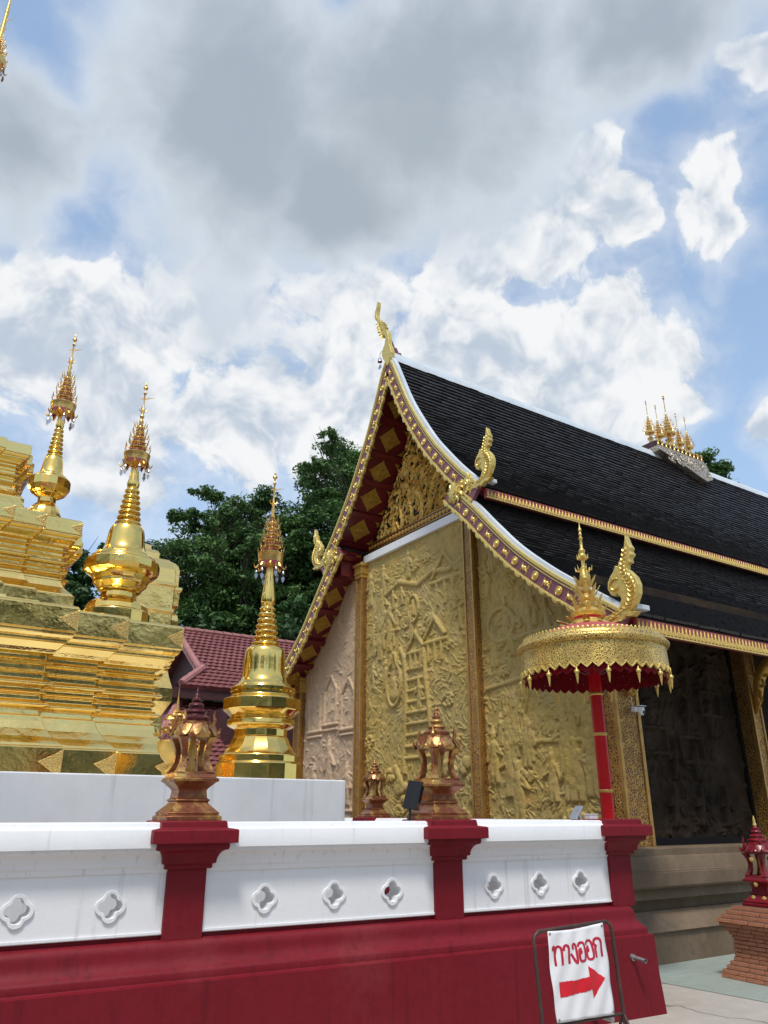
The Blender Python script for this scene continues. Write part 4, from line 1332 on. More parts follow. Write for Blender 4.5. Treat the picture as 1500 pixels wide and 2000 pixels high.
# boards closing the step between the two roofs, each with a rosette
for side in (-1, 1):
    mb = MB(); a, b = sorted((yy(side, 2.06), yy(side, 2.72 if side < 0 else 2.30)))
    mb.box(XB + .16, XP + .05, a, b, 6.42, 6.80); sb_ = hb(mb, 'step_board', 'soffit_red', bevel=.01)
    o = child(loz_me, 'rosette', None, sb_, loc=(XB + .158, yy(side, 2.40 if side < 0 else 2.18), 6.60), rot=(0, -PI / 2, PI / 4 * 0), scale=(.62, .62, 1), world=True)
mb = MB(); mb.box(XP, XE - .5, YC - 2.12, YC - 2.06, 6.3, 7.35); mb.box(XP, XE - .5, YC + 2.06, YC + 2.12, 6.3, 7.35); hb(mb, 'clerestory_wall', 'soffit_red')

# ---- shingle roofs
def shingles(P, side, x0, x1, course, wtile, name):
    n = int(catmull(P, 10)[1] / course)
    c, L = catmull(P, n)
    nrm, tan = normals2d(c)
    if nrm[n // 2][1] < 0: nrm = -nrm
    rng = np.random.default_rng(7 + side)
    mb = MB()
    # solid bed
    bed = MB(); rings = []
    for i in range(n + 1):
        p = c[i] - nrm[i] * .02; q = c[i] - nrm[i] * .10
        p = (max(p[0], 0), p[1]); q = (max(q[0], 0), q[1])
        rings.append([(x0 + .05, yy(side, p[0]), p[1]), (x1, yy(side, p[0]), p[1]), (x1, yy(side, q[0]), q[1]), (x0 + .05, yy(side, q[0]), q[1])])
    bed.loft(rings)
    rf = hb(bed, name, 'roof_tile')
    V = []; Fc = []
    for i in range(n):
        a, b_ = c[i], c[i + 1]
        nn_ = nrm[i]
        x = x0 + (wtile * .5 if i % 2 else 0) - wtile
        while x < x1:
            xa, xb = max(x0, x + .0015), min(x1, x + wtile - .0015)
            if xb - xa > .02:
                j0, j1 = rng.normal(0, .0022, 2)
                th = .030 + abs(rng.normal(0, .004))
                ext = rng.normal(0, .006)
                t = tan[i]
                pa = a - nn_ * .014
                e = b_ + t * (.018 + ext)
                low0, low1 = e + nn_ * (.004 + j0), e + nn_ * (.004 + j1)
                up = pa + nn_ * .010
                k = len(V)
                for (xx, q) in ((xa, up), (xb, up), (xb, low1 + nn_ * th), (xa, low0 + nn_ * th), (xb, low1 - nn_ * .004), (xa, low0 - nn_ * .004)):
                    V.append((xx, yy(side, max(q[0], 0)), q[1]))
                Fc += [(k, k + 1, k + 2, k + 3), (k + 3, k + 2, k + 4, k + 5), (k, k + 3, k + 5), (k + 1, k + 4, k + 2)]
            x += wtile
    mb.v = V; mb.f = Fc
    me = mb.mesh('shingles', None, fix=False)
    s_ = child(me, 'shingles', M['roof_tile'], rf, world=True); s_['kind'] = 'stuff'
    return c, nrm
for side in (1, -1):
    shingles(UP, side, XB + .10, XE, .128, .24, 'upper_roof')
    shingles([(2.02, 7.06)] + LO[1:], side, XB + .10, XE, .115, .24, 'lower_roof')
    # pale mortar verge along the gable edge
    for P in (UP, LO):
        n = 50
        c, L = catmull(P, n); nrm, _ = normals2d(c)
        if nrm[n // 2][1] < 0: nrm = -nrm
        rings = []
        for i in range(n + 1):
            p = c[i] + nrm[i] * .055; q = c[i] - nrm[i] * .02
            p = (max(p[0], 0), p[1]); q = (max(q[0], 0), q[1])
            rings.append([(XB + .005, yy(side, q[0]), q[1]), (XB + .015, yy(side, p[0]), p[1]), (XB + .10, yy(side, p[0]), p[1]), (XB + .12, yy(side, q[0]), q[1])])
        mb = MB(); mb.loft(rings); hb(mb, 'verge', 'verge_white', smooth=30)
# ridge cap, slightly sagging
mb = MB(); rings = []
for i in range(41):
    u = i / 40
    x = XB + .02 + (XE - XB) * u
    zz = 10.80 + .05 * (1 - u) ** 8
    rings.append([(x, YC - .15, zz - .20), (x, YC - .13, zz - .06), (x, YC - .07, zz + .05), (x, YC + .07, zz + .05), (x, YC + .13, zz - .06), (x, YC + .15, zz - .20)])
mb.loft(rings); hb(mb, 'ridge_cap', 'verge_white', smooth=30)
# eave fascias with rows of gilded leaves
leaf = MB()
leaf.curl(lambda u, v, d: (v, -d, u), 0, 0, 0, .115, .030, 0, .020, 5)
for side in (1, -1):
    for (d, z, h, rows) in ((2.80, 6.72, .17, 1), (5.52, 3.94, .19, 1)):
        a, b = sorted((yy(side, d), yy(side, d - .06)))
        mb = MB(); mb.box(XB + .12, XE, a, b, z - h, z + .0)
        fa = hb(mb, 'eave_fascia', 'roof_fascia')
        if side == 1:
            mb = MB()
            x = XB + .16
            yf = yy(side, d) - .001
            while x < XE - .1:
                mb.curl(lambda u, v, dd: (x + v, yf - dd, z - h + .035 + u), 0, 0, 0, h - .05, .019, 0, .022, 5)
                mb.curl(lambda u, v, dd: (x + .042 + v, yf - dd, z - h + .02 + u), 0, 0, 0, h * .42, .010, 0, .014, 4)
                x += .080
            mb.box(XB + .12, XE, yf - .018, yf - .0005, z - h, z - h + .018)
            hb(mb, 'gilded_leaf_row', 'gold_pale', parent=fa, smooth=60)['kind'] = 'stuff'
    # dark eave underside
    mb = MB(); a, b = sorted((yy(side, 5.44), yy(side, 4.3)))
    rings = [[(XP - .3, yy(side, 5.45), 3.86), (XE, yy(side, 5.45), 3.86), (XE, yy(side, 5.45), 3.90), (XP - .3, yy(side, 5.45), 3.90)],
             [(XP - .3, yy(side, 4.0), 4.86), (XE, yy(side, 4.0), 4.86), (XE, yy(side, 4.0), 4.90), (XP - .3, yy(side, 4.0), 4.90)]]
    mb.loft(rings); hb(mb, 'eave_underside', 'timber_shade_maroon')
    # pale stub at each verge foot
    for P in (UP, LO):
        d, z = P[-1]
        mb = MB(); mb.bbox((XB + .16, yy(side, d + .06), z + .07), (.12, .07, .035)); hb(mb, 'verge_stub', 'verge_white', bevel=.01)

# ---- naga finials at the roof ends
NAGA = [(-.42, -.02), (-.30, .03), (-.17, .05), (-.06, .13), (-.02, .24), (-.07, .33), (-.12, .30), (-.17, .33), (-.21, .43), (-.20, .53), (-.15, .62), (-.10, .67), (-.06, .76), (-.02, .73), (0, .79), (.07, .88), (.11, 1.0), (.145, 1.17), (.18, 1.02), (.215, .95), (.19, .90), (.22, .85), (.17, .80), (.18, .74), (.12, .72), (.11, .66), (.16, .60), (.225, .50), (.255, .38), (.24, .25), (.17, .11), (.08, .02), (.20, .0), (.12, -.06), (.02, -.04), (-.06, -.10), (-.14, -.05), (-.22, -.08), (-.30, -.06)]
HEAD = [(-.10, -.18), (.02, -.10), (.14, -.13), (.20, -.04), (.13, .03), (.19, .12), (.12, .17), (.11, .26), (.05, .22), (.02, .32), (-.04, .22), (-.10, .20), (-.12, .10), (-.19, .04), (-.14, -.04), (-.20, -.12)]
def naga(y, z, side, s, label=None):
    fr = lambda u, v, d: (XB + .03 - d, y - side * u * s * 1.2, z + v * s)
    mb = MB()
    mb.prism([NAGA], fr, -.045, .045)
    na = hb(mb, 'naga_finial', 'gold_pale', bevel=.016)
    mb = MB()
    for dsg in (1, -1):
        f2 = lambda u, v, d, g=dsg: (XB + .03 - g * (.044 + d), y - side * u * s * 1.2, z + v * s)
        c, _ = catmull([(-.25, .0), (-.08, .05), (.08, .15), (.15, .32), (.12, .48), (.05, .62), (.06, .76), (.10, .90), (.13, 1.05)], 20)
        for i in range(1, 19):
            a = math.atan2(c[i + 1][1] - c[i][1], c[i + 1][0] - c[i][0])
            for e in (-1, 1):
                w_ = .10 if 3 < i < 12 else .055
                mb.curl(f2, c[i][0] * 1.0, c[i][1], a + e * 1.0, w_ * 1.3, .020, -e * 1.9, .022, 5)
        th = np.linspace(0, 4.6, 14)
        for k in range(12):
            r = .095 * (1 - k / 16)
            mb.curl(f2, -.09 + r * math.cos(th[k] + 1), .44 + r * 1.2 * math.sin(th[k] + 1), th[k] + 1 + PI / 2, .06, .018, .5, .022, 4)
    hb(mb, 'scale_carving', 'gold_pale', parent=na, smooth=60)['kind'] = 'stuff'
    mb = MB()
    hx, hz = -.52, .06
    frh = lambda u, v, d: (XB + .03 - d, y - side * (hx + u) * s, z + (hz + v) * s)
    mb.prism([HEAD], frh, -.05, .05)
    for k in range(9):
        a = k * .7
        mb.curl(lambda u, v, d: frh(u, v, .05 + d), .05 * math.cos(a), .05 * math.sin(a), a, .12, .028, 1.6, .03, 5)
    hb(mb, 'flame_scroll', 'gold_pale', parent=na, bevel=.012)
    return na
naga(8.86, 6.80, 1, .80)
naga(2 * YC - 8.86, 6.80, -1, .80)
naga(6.30, 3.98, 1, .88)
naga(2 * YC - 6.30, 3.98, -1, .88)
# small scroll at the head of the lower barge boards
for side in (1, -1):
    mb = MB()
    fr = lambda u, v, d: (XB - .03 - d, yy(side, 2.16) + u, 6.84 + v)
    for r in (.16, .11, .06):
        pts = [(r * math.cos(t), r * math.sin(t)) for t in np.linspace(0, 2 * PI, 18, endpoint=False)]
        mb.prism([pts], fr, -.05, .02 + (.16 - r) * .4)
    for k in range(9):
        a = 2 * PI * k / 9
        mb.curl(fr, .10 * math.cos(a), .10 * math.sin(a), a, .13, .04, 1.4, .04, 5)
    hb(mb, 'scroll_boss', 'gold_pale', smooth=40)
# apex finial: long-necked bird head, its bell, and the crest behind it
CH = [(.05, -.34), (.12, -.20), (.20, -.08), (.26, .06), (.24, .18), (.15, .28), (.11, .40), (.13, .52), (.20, .60), (.30, .58), (.24, .66), (.38, .68), (.30, .74), (.46, .80), (.37, .84), (.50, .94), (.43, 1.0), (.47, 1.12), (.55, 1.22), (.585, 1.34), (.56, 1.46), (.50, 1.58), (.47, 1.70)]
CH2 = [(.45, 1.70), (.465, 1.56), (.50, 1.44), (.51, 1.34), (.48, 1.25), (.41, 1.17), (.35, 1.10), (.30, 1.02), (.24, 1.00), (.26, .94), (.17, .90), (.21, .85), (.11, .78), (.14, .72), (.05, .64), (.0, .52), (-.02, .38), (-.03, .22), (-.10, .10), (-.14, -.06), (-.11, -.20), (-.03, -.32)]
mb = MB()
frc = lambda u, v, d: (XB + .02 - d, YC - .05 + u * .92, 10.86 + v * .93)
mb.prism([CH + CH2], frc, -.05, .05)
ch = hb(mb, 'apex_finial', 'gold_pale', bevel=.018)
mb = MB()
for k in range(6):
    mb.curl(lambda u, v, d: frc(u, v, .05 + d), .22 + .04 * k, .45 + .1 * k, 1.4, .16, .04, (-1) ** k * 1.8, .03, 5)
hb(mb, 'neck_feathers', 'gold_pale', parent=ch, smooth=60)['kind'] = 'stuff'
mb = MB()
mb.prism([[(.05, -.02), (.9, -.03), (1.0, .07), (.86, .05), (.80, .13), (.68, .10), (.60, .20), (.50, .18), (.42, .30), (.32, .30), (.22, .46), (.12, .55), (.05, .62)]], lambda u, v, d: (XB + u * .55, YC + d, 10.83 + v * .8), -.03, .03)
hb(mb, 'ridge_crest', 'purple_board', bevel=.01)
mb = MB()
by, bz = YC + .30, 10.82
mb.tube([(XB, YC + .06, 11.0), (XB, YC + .2, 11.05), (XB, by, 11.02), (XB, by, bz + .1)], .006, 5)
mb.lathe([(.012, .10), (.035, .08), (.05, .0), (.055, -.01), (.03, -.012)], 10, c=(XB, by, bz))
mb.prism([[(0, 0), (.06, -.07), (.05, -.12), (-.05, -.12), (-.06, -.07)]], lambda u, v, d: (XB + d, by + u, bz - .06 + v), -.003, .003)
hb(mb, 'wind_bell', 'silver', smooth=40)

# ---- ridge ornament: carved saddle with five umbrella spires
RO = (17.50, YC)
mb = MB()
sad = [(-1.0, .22), (1.0, .22), (1.03, .05), (.95, -.45), (.55, -.62), (.30, -.52), (-.2, -.28), (-.72, -.06), (-1.02, .05)]
mb.prism([sad], lambda u, v, d: (RO[0] + u, YC - (.30 + (.22 - v) * .36) * (1 - 2 * d), 10.72 + v), 0, 1)
ro = hb(mb, 'ridge_ornament', 'ornament_grey', bevel=.02)
mb = MB(); mb.box(RO[0] - 1.0, RO[0] + 1.0, YC - .22, YC + .22, 10.94, 11.10); hb(mb, 'gallery_base', 'timber_shade_maroon', parent=ro)
bal = MB(); bal.lathe([(.035, 0), (.045, .03), (.025, .06), (.03, .12), (.04, .15), (.01, .2)], 8)
bal_me = bal.mesh('baluster', 40); bal_me.materials.append(M['gold_spire'])
for k in range(12):
    child(bal_me, 'baluster', None, ro, loc=(RO[0] - .95 + k * .173, YC - .27, 10.94), world=True)
def mini(dx, z0, h, r):
    mb = MB()
    pr = [(r * .5, z0 - .35), (r * .45, z0 - .2), (r * .7, z0 - .14), (r * .3, z0 - .10), (r * .25, z0), (r * 1.0, z0 + .01), (r * 1.05, z0 + .06), (r * .7, z0 + .08)]
    zc = z0 + .08
    for i in range(7):
        rr = r * (.7 - .09 * i); hh = h * .07
        pr += [(rr, zc), (rr * 1.05, zc + hh * .4), (rr * .6, zc + hh * .6), (rr * .6, zc + hh)]
        zc += hh
    pr += [(r * .08, zc), (r * .06, z0 + h * .85), (r * .2, z0 + h * .88), (r * .05, z0 + h * .91), (r * .16, z0 + h * .94), (.002, z0 + h)]
    mb.lathe(pr, 12, c=(RO[0] + dx, YC, 0))
    for k in range(8):
        a = k * PI / 4
        for i in range(4):
            rr = r * (1.1 - .2 * i); zz = z0 + .08 + i * h * .09
            mb.tube([(RO[0] + dx + math.cos(a) * rr * .8, YC + math.sin(a) * rr * .8, zz), (RO[0] + dx + math.cos(a) * rr * 1.25, YC + math.sin(a) * rr * 1.25, zz + .01), (RO[0] + dx + math.cos(a) * rr * 1.4, YC + math.sin(a) * rr * 1.4, zz + .09)], [.012, .012, .001], 4)
    hb(mb, 'umbrella_spire', 'gold_spire', parent=ro, smooth=40)
for dx, z0, h, r in ((-.86, 11.42, 1.08, .125), (-.45, 11.42, 1.08, .125), (0, 11.62, 1.36, .18), (.45, 11.42, 1.08, .125), (.86, 11.42, 1.08, .125)):
    mini(dx, z0, h, r)
mb = MB()
for k in range(40):
    random.seed(k)
    mb.curl(lambda u, v, d: (RO[0] + u, YC - (.302 + (.22 - v) * .36) - d, 10.72 + v), random.uniform(-.8, .9), random.uniform(-.35, .1), random.uniform(0, 6), .2, .035, random.choice((-3, 3)), .025, 6)
hb(mb, 'saddle_scrolls', 'ornament_grey', parent=ro, smooth=60)['kind'] = 'stuff'

# ---- security camera on the side wall
t = thing('security_camera', 'small white dome security camera hanging beside the corner column', 'camera', (8.66, 6.93, 2.91))
mb = MB(); mb.box(-.05, .02, -.02, .05, -.03, .03); mb.build('mount', M['white_plastic'], t, bevel=.008)
mb = MB(); mb.lathe([(.004, -.07), (.03, -.062), (.046, -.03), (.048, .0), (.048, .035), (.03, .045)], 18, c=(.055, -.03, -.01)); mb.build('housing', M['white_plastic'], t, smooth=40)
mb = MB(); mb.tube([(.055, -.062, -.035), (.055, -.083, -.042)], .020, 12); mb.build('lens', M['black_plastic'], t, smooth=40)
mb = MB(); mb.box(.0, .115, -.08, .02, .042, .05); mb.build('sun_hood', M['white_plastic'], t, bevel=.002)
mb = MB(); mb.tube([(-.045, .02, .02), (-.05, .03, .3), (-.04, .04, .55)], .004, 5); mb.build('cable', M['white_plastic'], t)

# ================================================================== CEREMONIAL UMBRELLA
UX, UY = 6.86, 6.02
U = thing('ceremonial_umbrella', 'tiered gilt ceremonial umbrella on a red pole behind the wall corner', 'umbrella', (UX, UY, 0))
mb = MB(); mb.lathe([(.10, 0), (.10, .04), (.072, .06), (.070, 3.40)], 20); mb.build('pole', M['pole_red'], U, smooth=40)
for z in (.8, 1.30, 1.83, 2.42, 2.86):
    mb = MB(); mb.lathe([(.068, z - .018), (.077, z - .012), (.080, z - .002), (.073, z), (.080, z + .004), (.077, z + .016), (.068, z + .02)], 20); mb.build('pole_band', M['gold_leaf'], U, smooth=40)
RU = .825
ZR = 3.36
mb = MB()
mb.lathe([(RU - .02, ZR - .04), (RU + .012, ZR - .03), (RU + .03, ZR), (RU + .03, ZR + .02), (RU + .012, ZR + .045), (RU - .015, ZR + .052), (RU - .02, ZR + .075), (RU - .045, ZR + .10), (RU - .09, ZR + .105), (RU - .10, ZR + .06)], 72, cap=False)
rim = mb.build('rim', M['gold_filigree'], U, smooth=50)
# little upright leaves round the rim
mb = MB()
for k in range(90):
    a = 2 * PI * k / 90
    ca, sa = math.cos(a), math.sin(a)
    r = RU - .06
    mb.curl(lambda u, v, d: (ca * (r + d) - sa * v, sa * (r + d) + ca * v, ZR + .10 + u), 0, 0, 0, .030, .020, 0, .010, 4)
mb.build('rim_leaves', M['gold_pale'], rim, smooth=60)['kind'] = 'stuff'
def valance(r, zt, zb, nsc, name, m, depth, th):
    """cylinder skirt with a zigzag scalloped hem"""
    mb = MB()
    N = nsc * 8
    top = []; bot = []; topi = []; boti = []
    for i in range(N):
        a = 2 * PI * i / N
        ph = (i % 8) / 8
        z = zb - depth * (1 - abs(2 * ph - 1)) ** .8
        for lst, rr, zz in ((top, r, zt), (bot, r + .012, z), (topi, r - th, zt), (boti, r + .012 - th, z)):
            lst.append((math.cos(a) * rr, math.sin(a) * rr, zz))
    mid = [(p[0] * .5 + q[0] * .5, p[1] * .5 + q[1] * .5, p[2] * .5 + q[2] * .5) for p, q in zip(top, bot)]
    mb.loft([topi, top, mid, bot, boti, topi], True, False)
    return mb.build(name, m, U, smooth=50)
valance(RU - .015, ZR - .03, 3.09, 44, 'valance', M['gold_filigree'], .055, .012)
# thin gold hem
mb = MB()
N = 44 * 8
hem = []
for i in range(N):
    a = 2 * PI * i / N; ph = (i % 8) / 8
    z = 3.09 - .055 * (1 - abs(2 * ph - 1)) ** .8
    hem.append([(math.cos(a) * rr, math.sin(a) * rr, z + dz) for rr, dz in ((RU + .004, .012), (RU + .006, -.006), (RU - .020, -.006), (RU - .020, .012))])
hem.append(hem[0])
mb.loft(hem, True, False); mb.build('hem', M['gold_pale'], U)
valance(RU - .055, ZR - .02, 3.02, 44, 'inner_valance', M['red_filigree'], .045, .008)
mb = MB(); mb.lathe([(.07, ZR - .01), (RU - .06, ZR - .012), (RU - .06, ZR - .004), (.07, ZR - .002)], 48); mb.build('lining', M['soffit_red'], U)
for k in range(8):
    a = 2 * PI * k / 8
    mb = MB(); mb.tube([(.07 * math.cos(a), .07 * math.sin(a), ZR - .28), (.5 * math.cos(a), .5 * math.sin(a), ZR - .09), ((RU - .08) * math.cos(a), (RU - .08) * math.sin(a), ZR - .03)], .010, 6); mb.build('rib', M['soffit_red'], U, smooth=40)
mb = MB()
pr = []
for i in range(12):
    u = i / 11
    pr.append(((RU - .07) * (1 - u) + .13 * u, ZR + .085 + .20 * math.sin(u * PI / 2)))
mb.lathe(pr, 64); mb.build('canopy', M['canopy_red'], U, smooth=50)
bell = MB(); bell.lathe([(.004, .10), (.008, .085), (.012, .08), (.012, .07), (.026, .062), (.034, .045), (.030, .028), (.016, .018), (.022, .010), (.018, -.02), (.010, -.07), (.002, -.11)], 10)
bell_me = bell.mesh('pendant', 40); bell_me.materials.append(M['gold_pale'])
for k in range(16):
    a = 2 * PI * (k + .3) / 16
    child(bell_me, 'pendant', None, U, loc=(RU * math.cos(a), RU * math.sin(a), 2.955), scale=(.85, .85, .85))
# crown finial
mb = MB()
zf = ZR + .27
mb.lathe([(.30, zf - .015), (.24, zf + .03), (.20, zf + .05), (.20, zf + .06), (.17, zf + .07), (.165, zf + .11), (.20, zf + .14), (.205, zf + .16), (.17, zf + .18), (.12, zf + .20), (.10, zf + .26)], 20)
fb = mb.build('finial_base', M['gold_pale'], U, smooth=40)
mb = MB(); mb.lathe([(.168, zf + .068), (.170, zf + .115)], 20); mb.build('red_band', M['spray_red'], fb, smooth=40)
mb = MB()
for i in range(4):
    r = .20 - .040 * i; z = zf + .15 + .115 * i
    for k in range(8):
        a = 2 * PI * (k + .5 * i) / 8
        ca, sa = math.cos(a), math.sin(a)
        mb.curl(lambda u, v, d: (ca * (r * .8 + u * .45 + d) - sa * v, sa * (r * .8 + u * .45 + d) + ca * v, z + u * .8), 0, 0, 0, .15, .035, 0, .02, 5)
for k in range(10):
    a = 2 * PI * k / 10
    ca, sa = math.cos(a), math.sin(a)
    mb.curl(lambda u, v, d: (ca * (.24 + u) - sa * v, sa * (.24 + u) + ca * v, zf + .03 + d + u * .35), 0, 0, 0, .13, .045, 0, .02, 5)
mb.build('crown_petals', M['gold_pale'], fb, smooth=60)['kind'] = 'stuff'
for i in range(5):
    r = .125 - .020 * i; z = zf + .22 + .085 * i
    mb = MB(); mb.lathe([(r * .8, z), (r, z + .02), (r, z + .035), (r * .75, z + .05), (r * .7, z + .085)], 14); mb.build('crown_tier', M['gold_spire'], U, smooth=40)
mb = MB()
z = zf + .70
mb.lathe([(.055, z - .12), (.05, z - .03), (.035, z), (.04, z + .02), (.022, z + .04), (.022, z + .12), (.045, z + .14), (.05, z + .17), (.03, z + .20), (.04, z + .24), (.018, z + .27), (.016, z + .38), (.028, z + .40), (.012, z + .42), (.020, z + .46), (.010, z + .48), (.022, z + .51), (.008, z + .54), (.002, z + .62)], 12)
mb.build('spire_tip', M['gold_pale'], U, smooth=40)
mb = MB()
for k in range(6):
    a = 2 * PI * k / 6
    ca, sa = math.cos(a), math.sin(a)
    for zz, rr in ((z + .13, .045), (z - .02, .07)):
        mb.tube([(ca * rr * .6, sa * rr * .6, zz), (ca * rr * 1.3, sa * rr * 1.3, zz + .01), (ca * rr * 1.5, sa * rr * 1.5, zz + .07)], [.010, .012, .001], 4)
mb.build('tip_petals', M['gold_pale'], U, smooth=40)['kind'] = 'stuff'

# ================================================================== EXIT SIGN
SG = thing('exit_sign', 'white banner exit sign with red lettering and arrow in a bent pipe frame', 'sign', wpt(-1.745, -.90, 0), -WA + R(1.5))
# local: x right, z up; the frame leans back slightly
TL = R(4)
def fs(x, z, d=0.0): return (x, -d * math.cos(TL) + z * math.sin(TL), z * math.cos(TL) + d * math.sin(TL))
W2 = .375
pts = [(-W2, .10), (-W2, .78), (-W2 + .012, .825), (-W2 + .05, .85), (0, .862), (W2 - .05, .874), (W2 - .012, .855), (W2, .81), (W2, .10)]
mb = MB(); mb.tube([fs(*p) for p in pts], .0135, 10); mb.build('frame', M['rust_pipe'], SG, smooth=50)
mb = MB(); mb.tube([fs(-W2, .30), fs(W2, .30)], .011, 8); mb.build('lower_rail', M['rust_pipe'], SG, smooth=50)
for sx in (-1, 1):
    for sy in (-1, 1):
        mb = MB(); mb.tube([fs(sx * W2, .30), (sx * W2, sy * .16 + .02, .02), (sx * W2, sy * .22 + .02, .012)], .011, 8); mb.build('leg', M['rust_pipe'], SG, smooth=50)
# banner cloth with gentle folds
bx0, bx1, bz0, bz1 = -.258, .262, .315, .848
mb = MB()
NX, NZ = 26, 30
def cloth(u, v, d=0.0):
    x = bx0 + (bx1 - bx0) * u + .012 * (v - .5) * (1 - u) - .018 * math.sin(PI * v) * (.5 - u) * 2
    z = bz0 + (bz1 - bz0) * v + .028 * u * (v * 1.0 - .2) - .012 * math.sin(PI * u) * (v > .5) * (2 * v - 1)
    w = .006 * math.sin(9 * u + 5 * v) + .010 * math.sin(PI * u) * math.sin(3 * v + 1) + .004 * math.sin(22 * u - 14 * v)
    return fs(x, z, .020 + w + d)
mb.loft([[cloth(i / NX, j / NZ) for i in range(NX + 1)] for j in range(NZ + 1)], False, False)
bn = mb.build('banner', M['banner'], SG, smooth=60)
so = bn.modifiers.new('thickness', 'SOLIDIFY'); so.thickness = .0015
def ribbon(mb, pts, w, d):
    c = np.array(pts, float)
    if len(pts) > 2:
        c, _ = catmull(pts, 6 * (len(pts) - 1))
    else:
        c = np.linspace(c[0], c[1], 7)
    nn, tt = normals2d(c)
    k = (bx1 - bx0) / (bz1 - bz0)
    rings = []
    for p, q in zip(c, nn):
        a = (p[0] + q[0] * w, p[1] + q[1] * w * k * .8); b = (p[0] - q[0] * w, p[1] - q[1] * w * k * .8)
        rings.append([cloth(*a, d), cloth(*b, d)])
    mb.loft(rings, False, False)
LET = [
    (.95, [[(.02, .80), (.04, .96), (.16, 1.0), (.24, .90), (.24, .45), (.24, .0)], [(.24, .55), (.42, .92), (.62, 1.0), (.86, .94), (.95, .78), (.95, .4), (.95, 0)]]),
    (.62, [[(.05, .72), (.12, .92), (.40, 1.0), (.74, .95), (.88, .78), (.88, .4), (.88, 0)]]),
    (.66, [[(.52, .72), (.40, .80), (.42, .95), (.64, 1.0), (.86, .92), (.90, .70), (.88, .3), (.80, .0), (.58, .04), (.30, .30), (.02, .50)]]),
    (.80, [[(.44, .66), (.20, .66), (.08, .54), (.20, .44), (.36, .48), (.34, .58)], [(.10, .52), (.06, .30), (.12, .06), (.46, .0), (.80, .06), (.92, .26), (.92, .72), (.80, .94), (.48, 1.0), (.16, .94), (.04, .80)]]),
    (.80, [[(.44, .66), (.20, .66), (.08, .54), (.20, .44), (.36, .48), (.34, .58)], [(.10, .52), (.06, .30), (.12, .06), (.46, .0), (.80, .06), (.92, .26), (.92, .72), (.80, .94), (.48, 1.0), (.16, .94), (.04, .80)]]),
    (.84, [[(.10, 0), (.10, .3), (.10, .50), (.24, .62), (.04, .70), (.12, .92), (.46, 1.0), (.80, .92), (.92, .74), (.92, .4), (.92, 0)]]),
]
tot = sum(a for a, _ in LET) + .12 * 5
x = .065
k = .86 / tot
for wd, strokes in LET:
    mb = MB()
    for st in strokes:
        ribbon(mb, [(x + px * wd * k, .605 + pz * .215 + .035 * (x - .1)) for px, pz in st], .0185, .004)
    mb.build('letter', M['letter_red'], bn)
    x += (wd + .12) * k
ar = [(.105, .26), (.40, .275), (.64, .30), (.645, .20), (.75, .30), (.89, .395), (.75, .475), (.615, .555), (.62, .44), (.40, .42), (.11, .425)]
mb = MB()
tri_ = tessellate_polygon([[Vector((a, b, 0)) for a, b in ar]])
# fine fan so that it follows the cloth
mb.add([cloth(a, b, .004) for a, b in ar], [tuple(t_) for t_ in tri_])
am = mb.mesh('arrow')
bm = bmesh.new(); bm.from_mesh(am)
bm.free()
mb = MB()
def inside(u, v):
    c = False
    for i in range(len(ar)):
        (x1_, y1_), (x2_, y2_) = ar[i - 1], ar[i]
        if (y1_ > v) != (y2_ > v) and u < (x2_ - x1_) * (v - y1_) / (y2_ - y1_) + x1_: c = not c
    return c
def span(u):
    """lowest and highest arrow edge at u"""
    ys_ = []
    for i in range(len(ar)):
        (x1_, y1_), (x2_, y2_) = ar[i - 1], ar[i]
        if (x1_ - u) * (x2_ - u) <= 0 and abs(x1_ - x2_) > 1e-6:
            ys_.append(y1_ + (y2_ - y1_) * (u - x1_) / (x2_ - x1_))
    return (min(ys_), max(ys_)) if ys_ else None
random.seed(2)
prev = None
for i in range(101):
    u = .1051 + (.8899 - .1051) * i / 100
    sp = span(u)
    if not sp: continue
    j0, j1 = random.uniform(-.006, .004), random.uniform(-.004, .004)
    ringp = [cloth(u, sp[0] + j0 + (sp[1] + j1 - sp[0] - j0) * q / 6, .004) for q in range(7)]
    if prev: mb.loft([prev, ringp], False, False)
    prev = ringp
mb.build('arrow', M['spray_red'], bn)
bpy.data.meshes.remove(am)
eye = MB(); eye.lathe([(.0045, 0), (.0085, 0), (.0085, .003), (.0045, .003)], 12, cap=False)
eye_me = eye.mesh('eyelet'); eye_me.materials.append(M['grey_metal'])
for (u, v) in ((.03, .97), (.97, .97), (.03, .03), (.97, .03)):
    p = cloth(u, v, .003)
    child(eye_me, 'eyelet', None, bn, loc=p, rot=(PI / 2, 0, 0))

# low drain stub in the wall foot, behind the sign
t = thing('drain_pipe', 'second galvanised pipe stub low on the red wall behind the exit sign', 'pipe', wpt(-.86, .0, .10), -WA)
mb = MB(); mb.tube([(0, .05, 0), (.03, -.20, -.02)], .022, 14); mb.build('pipe', M['grey_metal'], t, smooth=40)
mb = MB(); mb.tube([(0, -.02, -.003), (0, .03, 0)], .030, 14); mb.build('collar', M['grey_metal'], t, smooth=40)

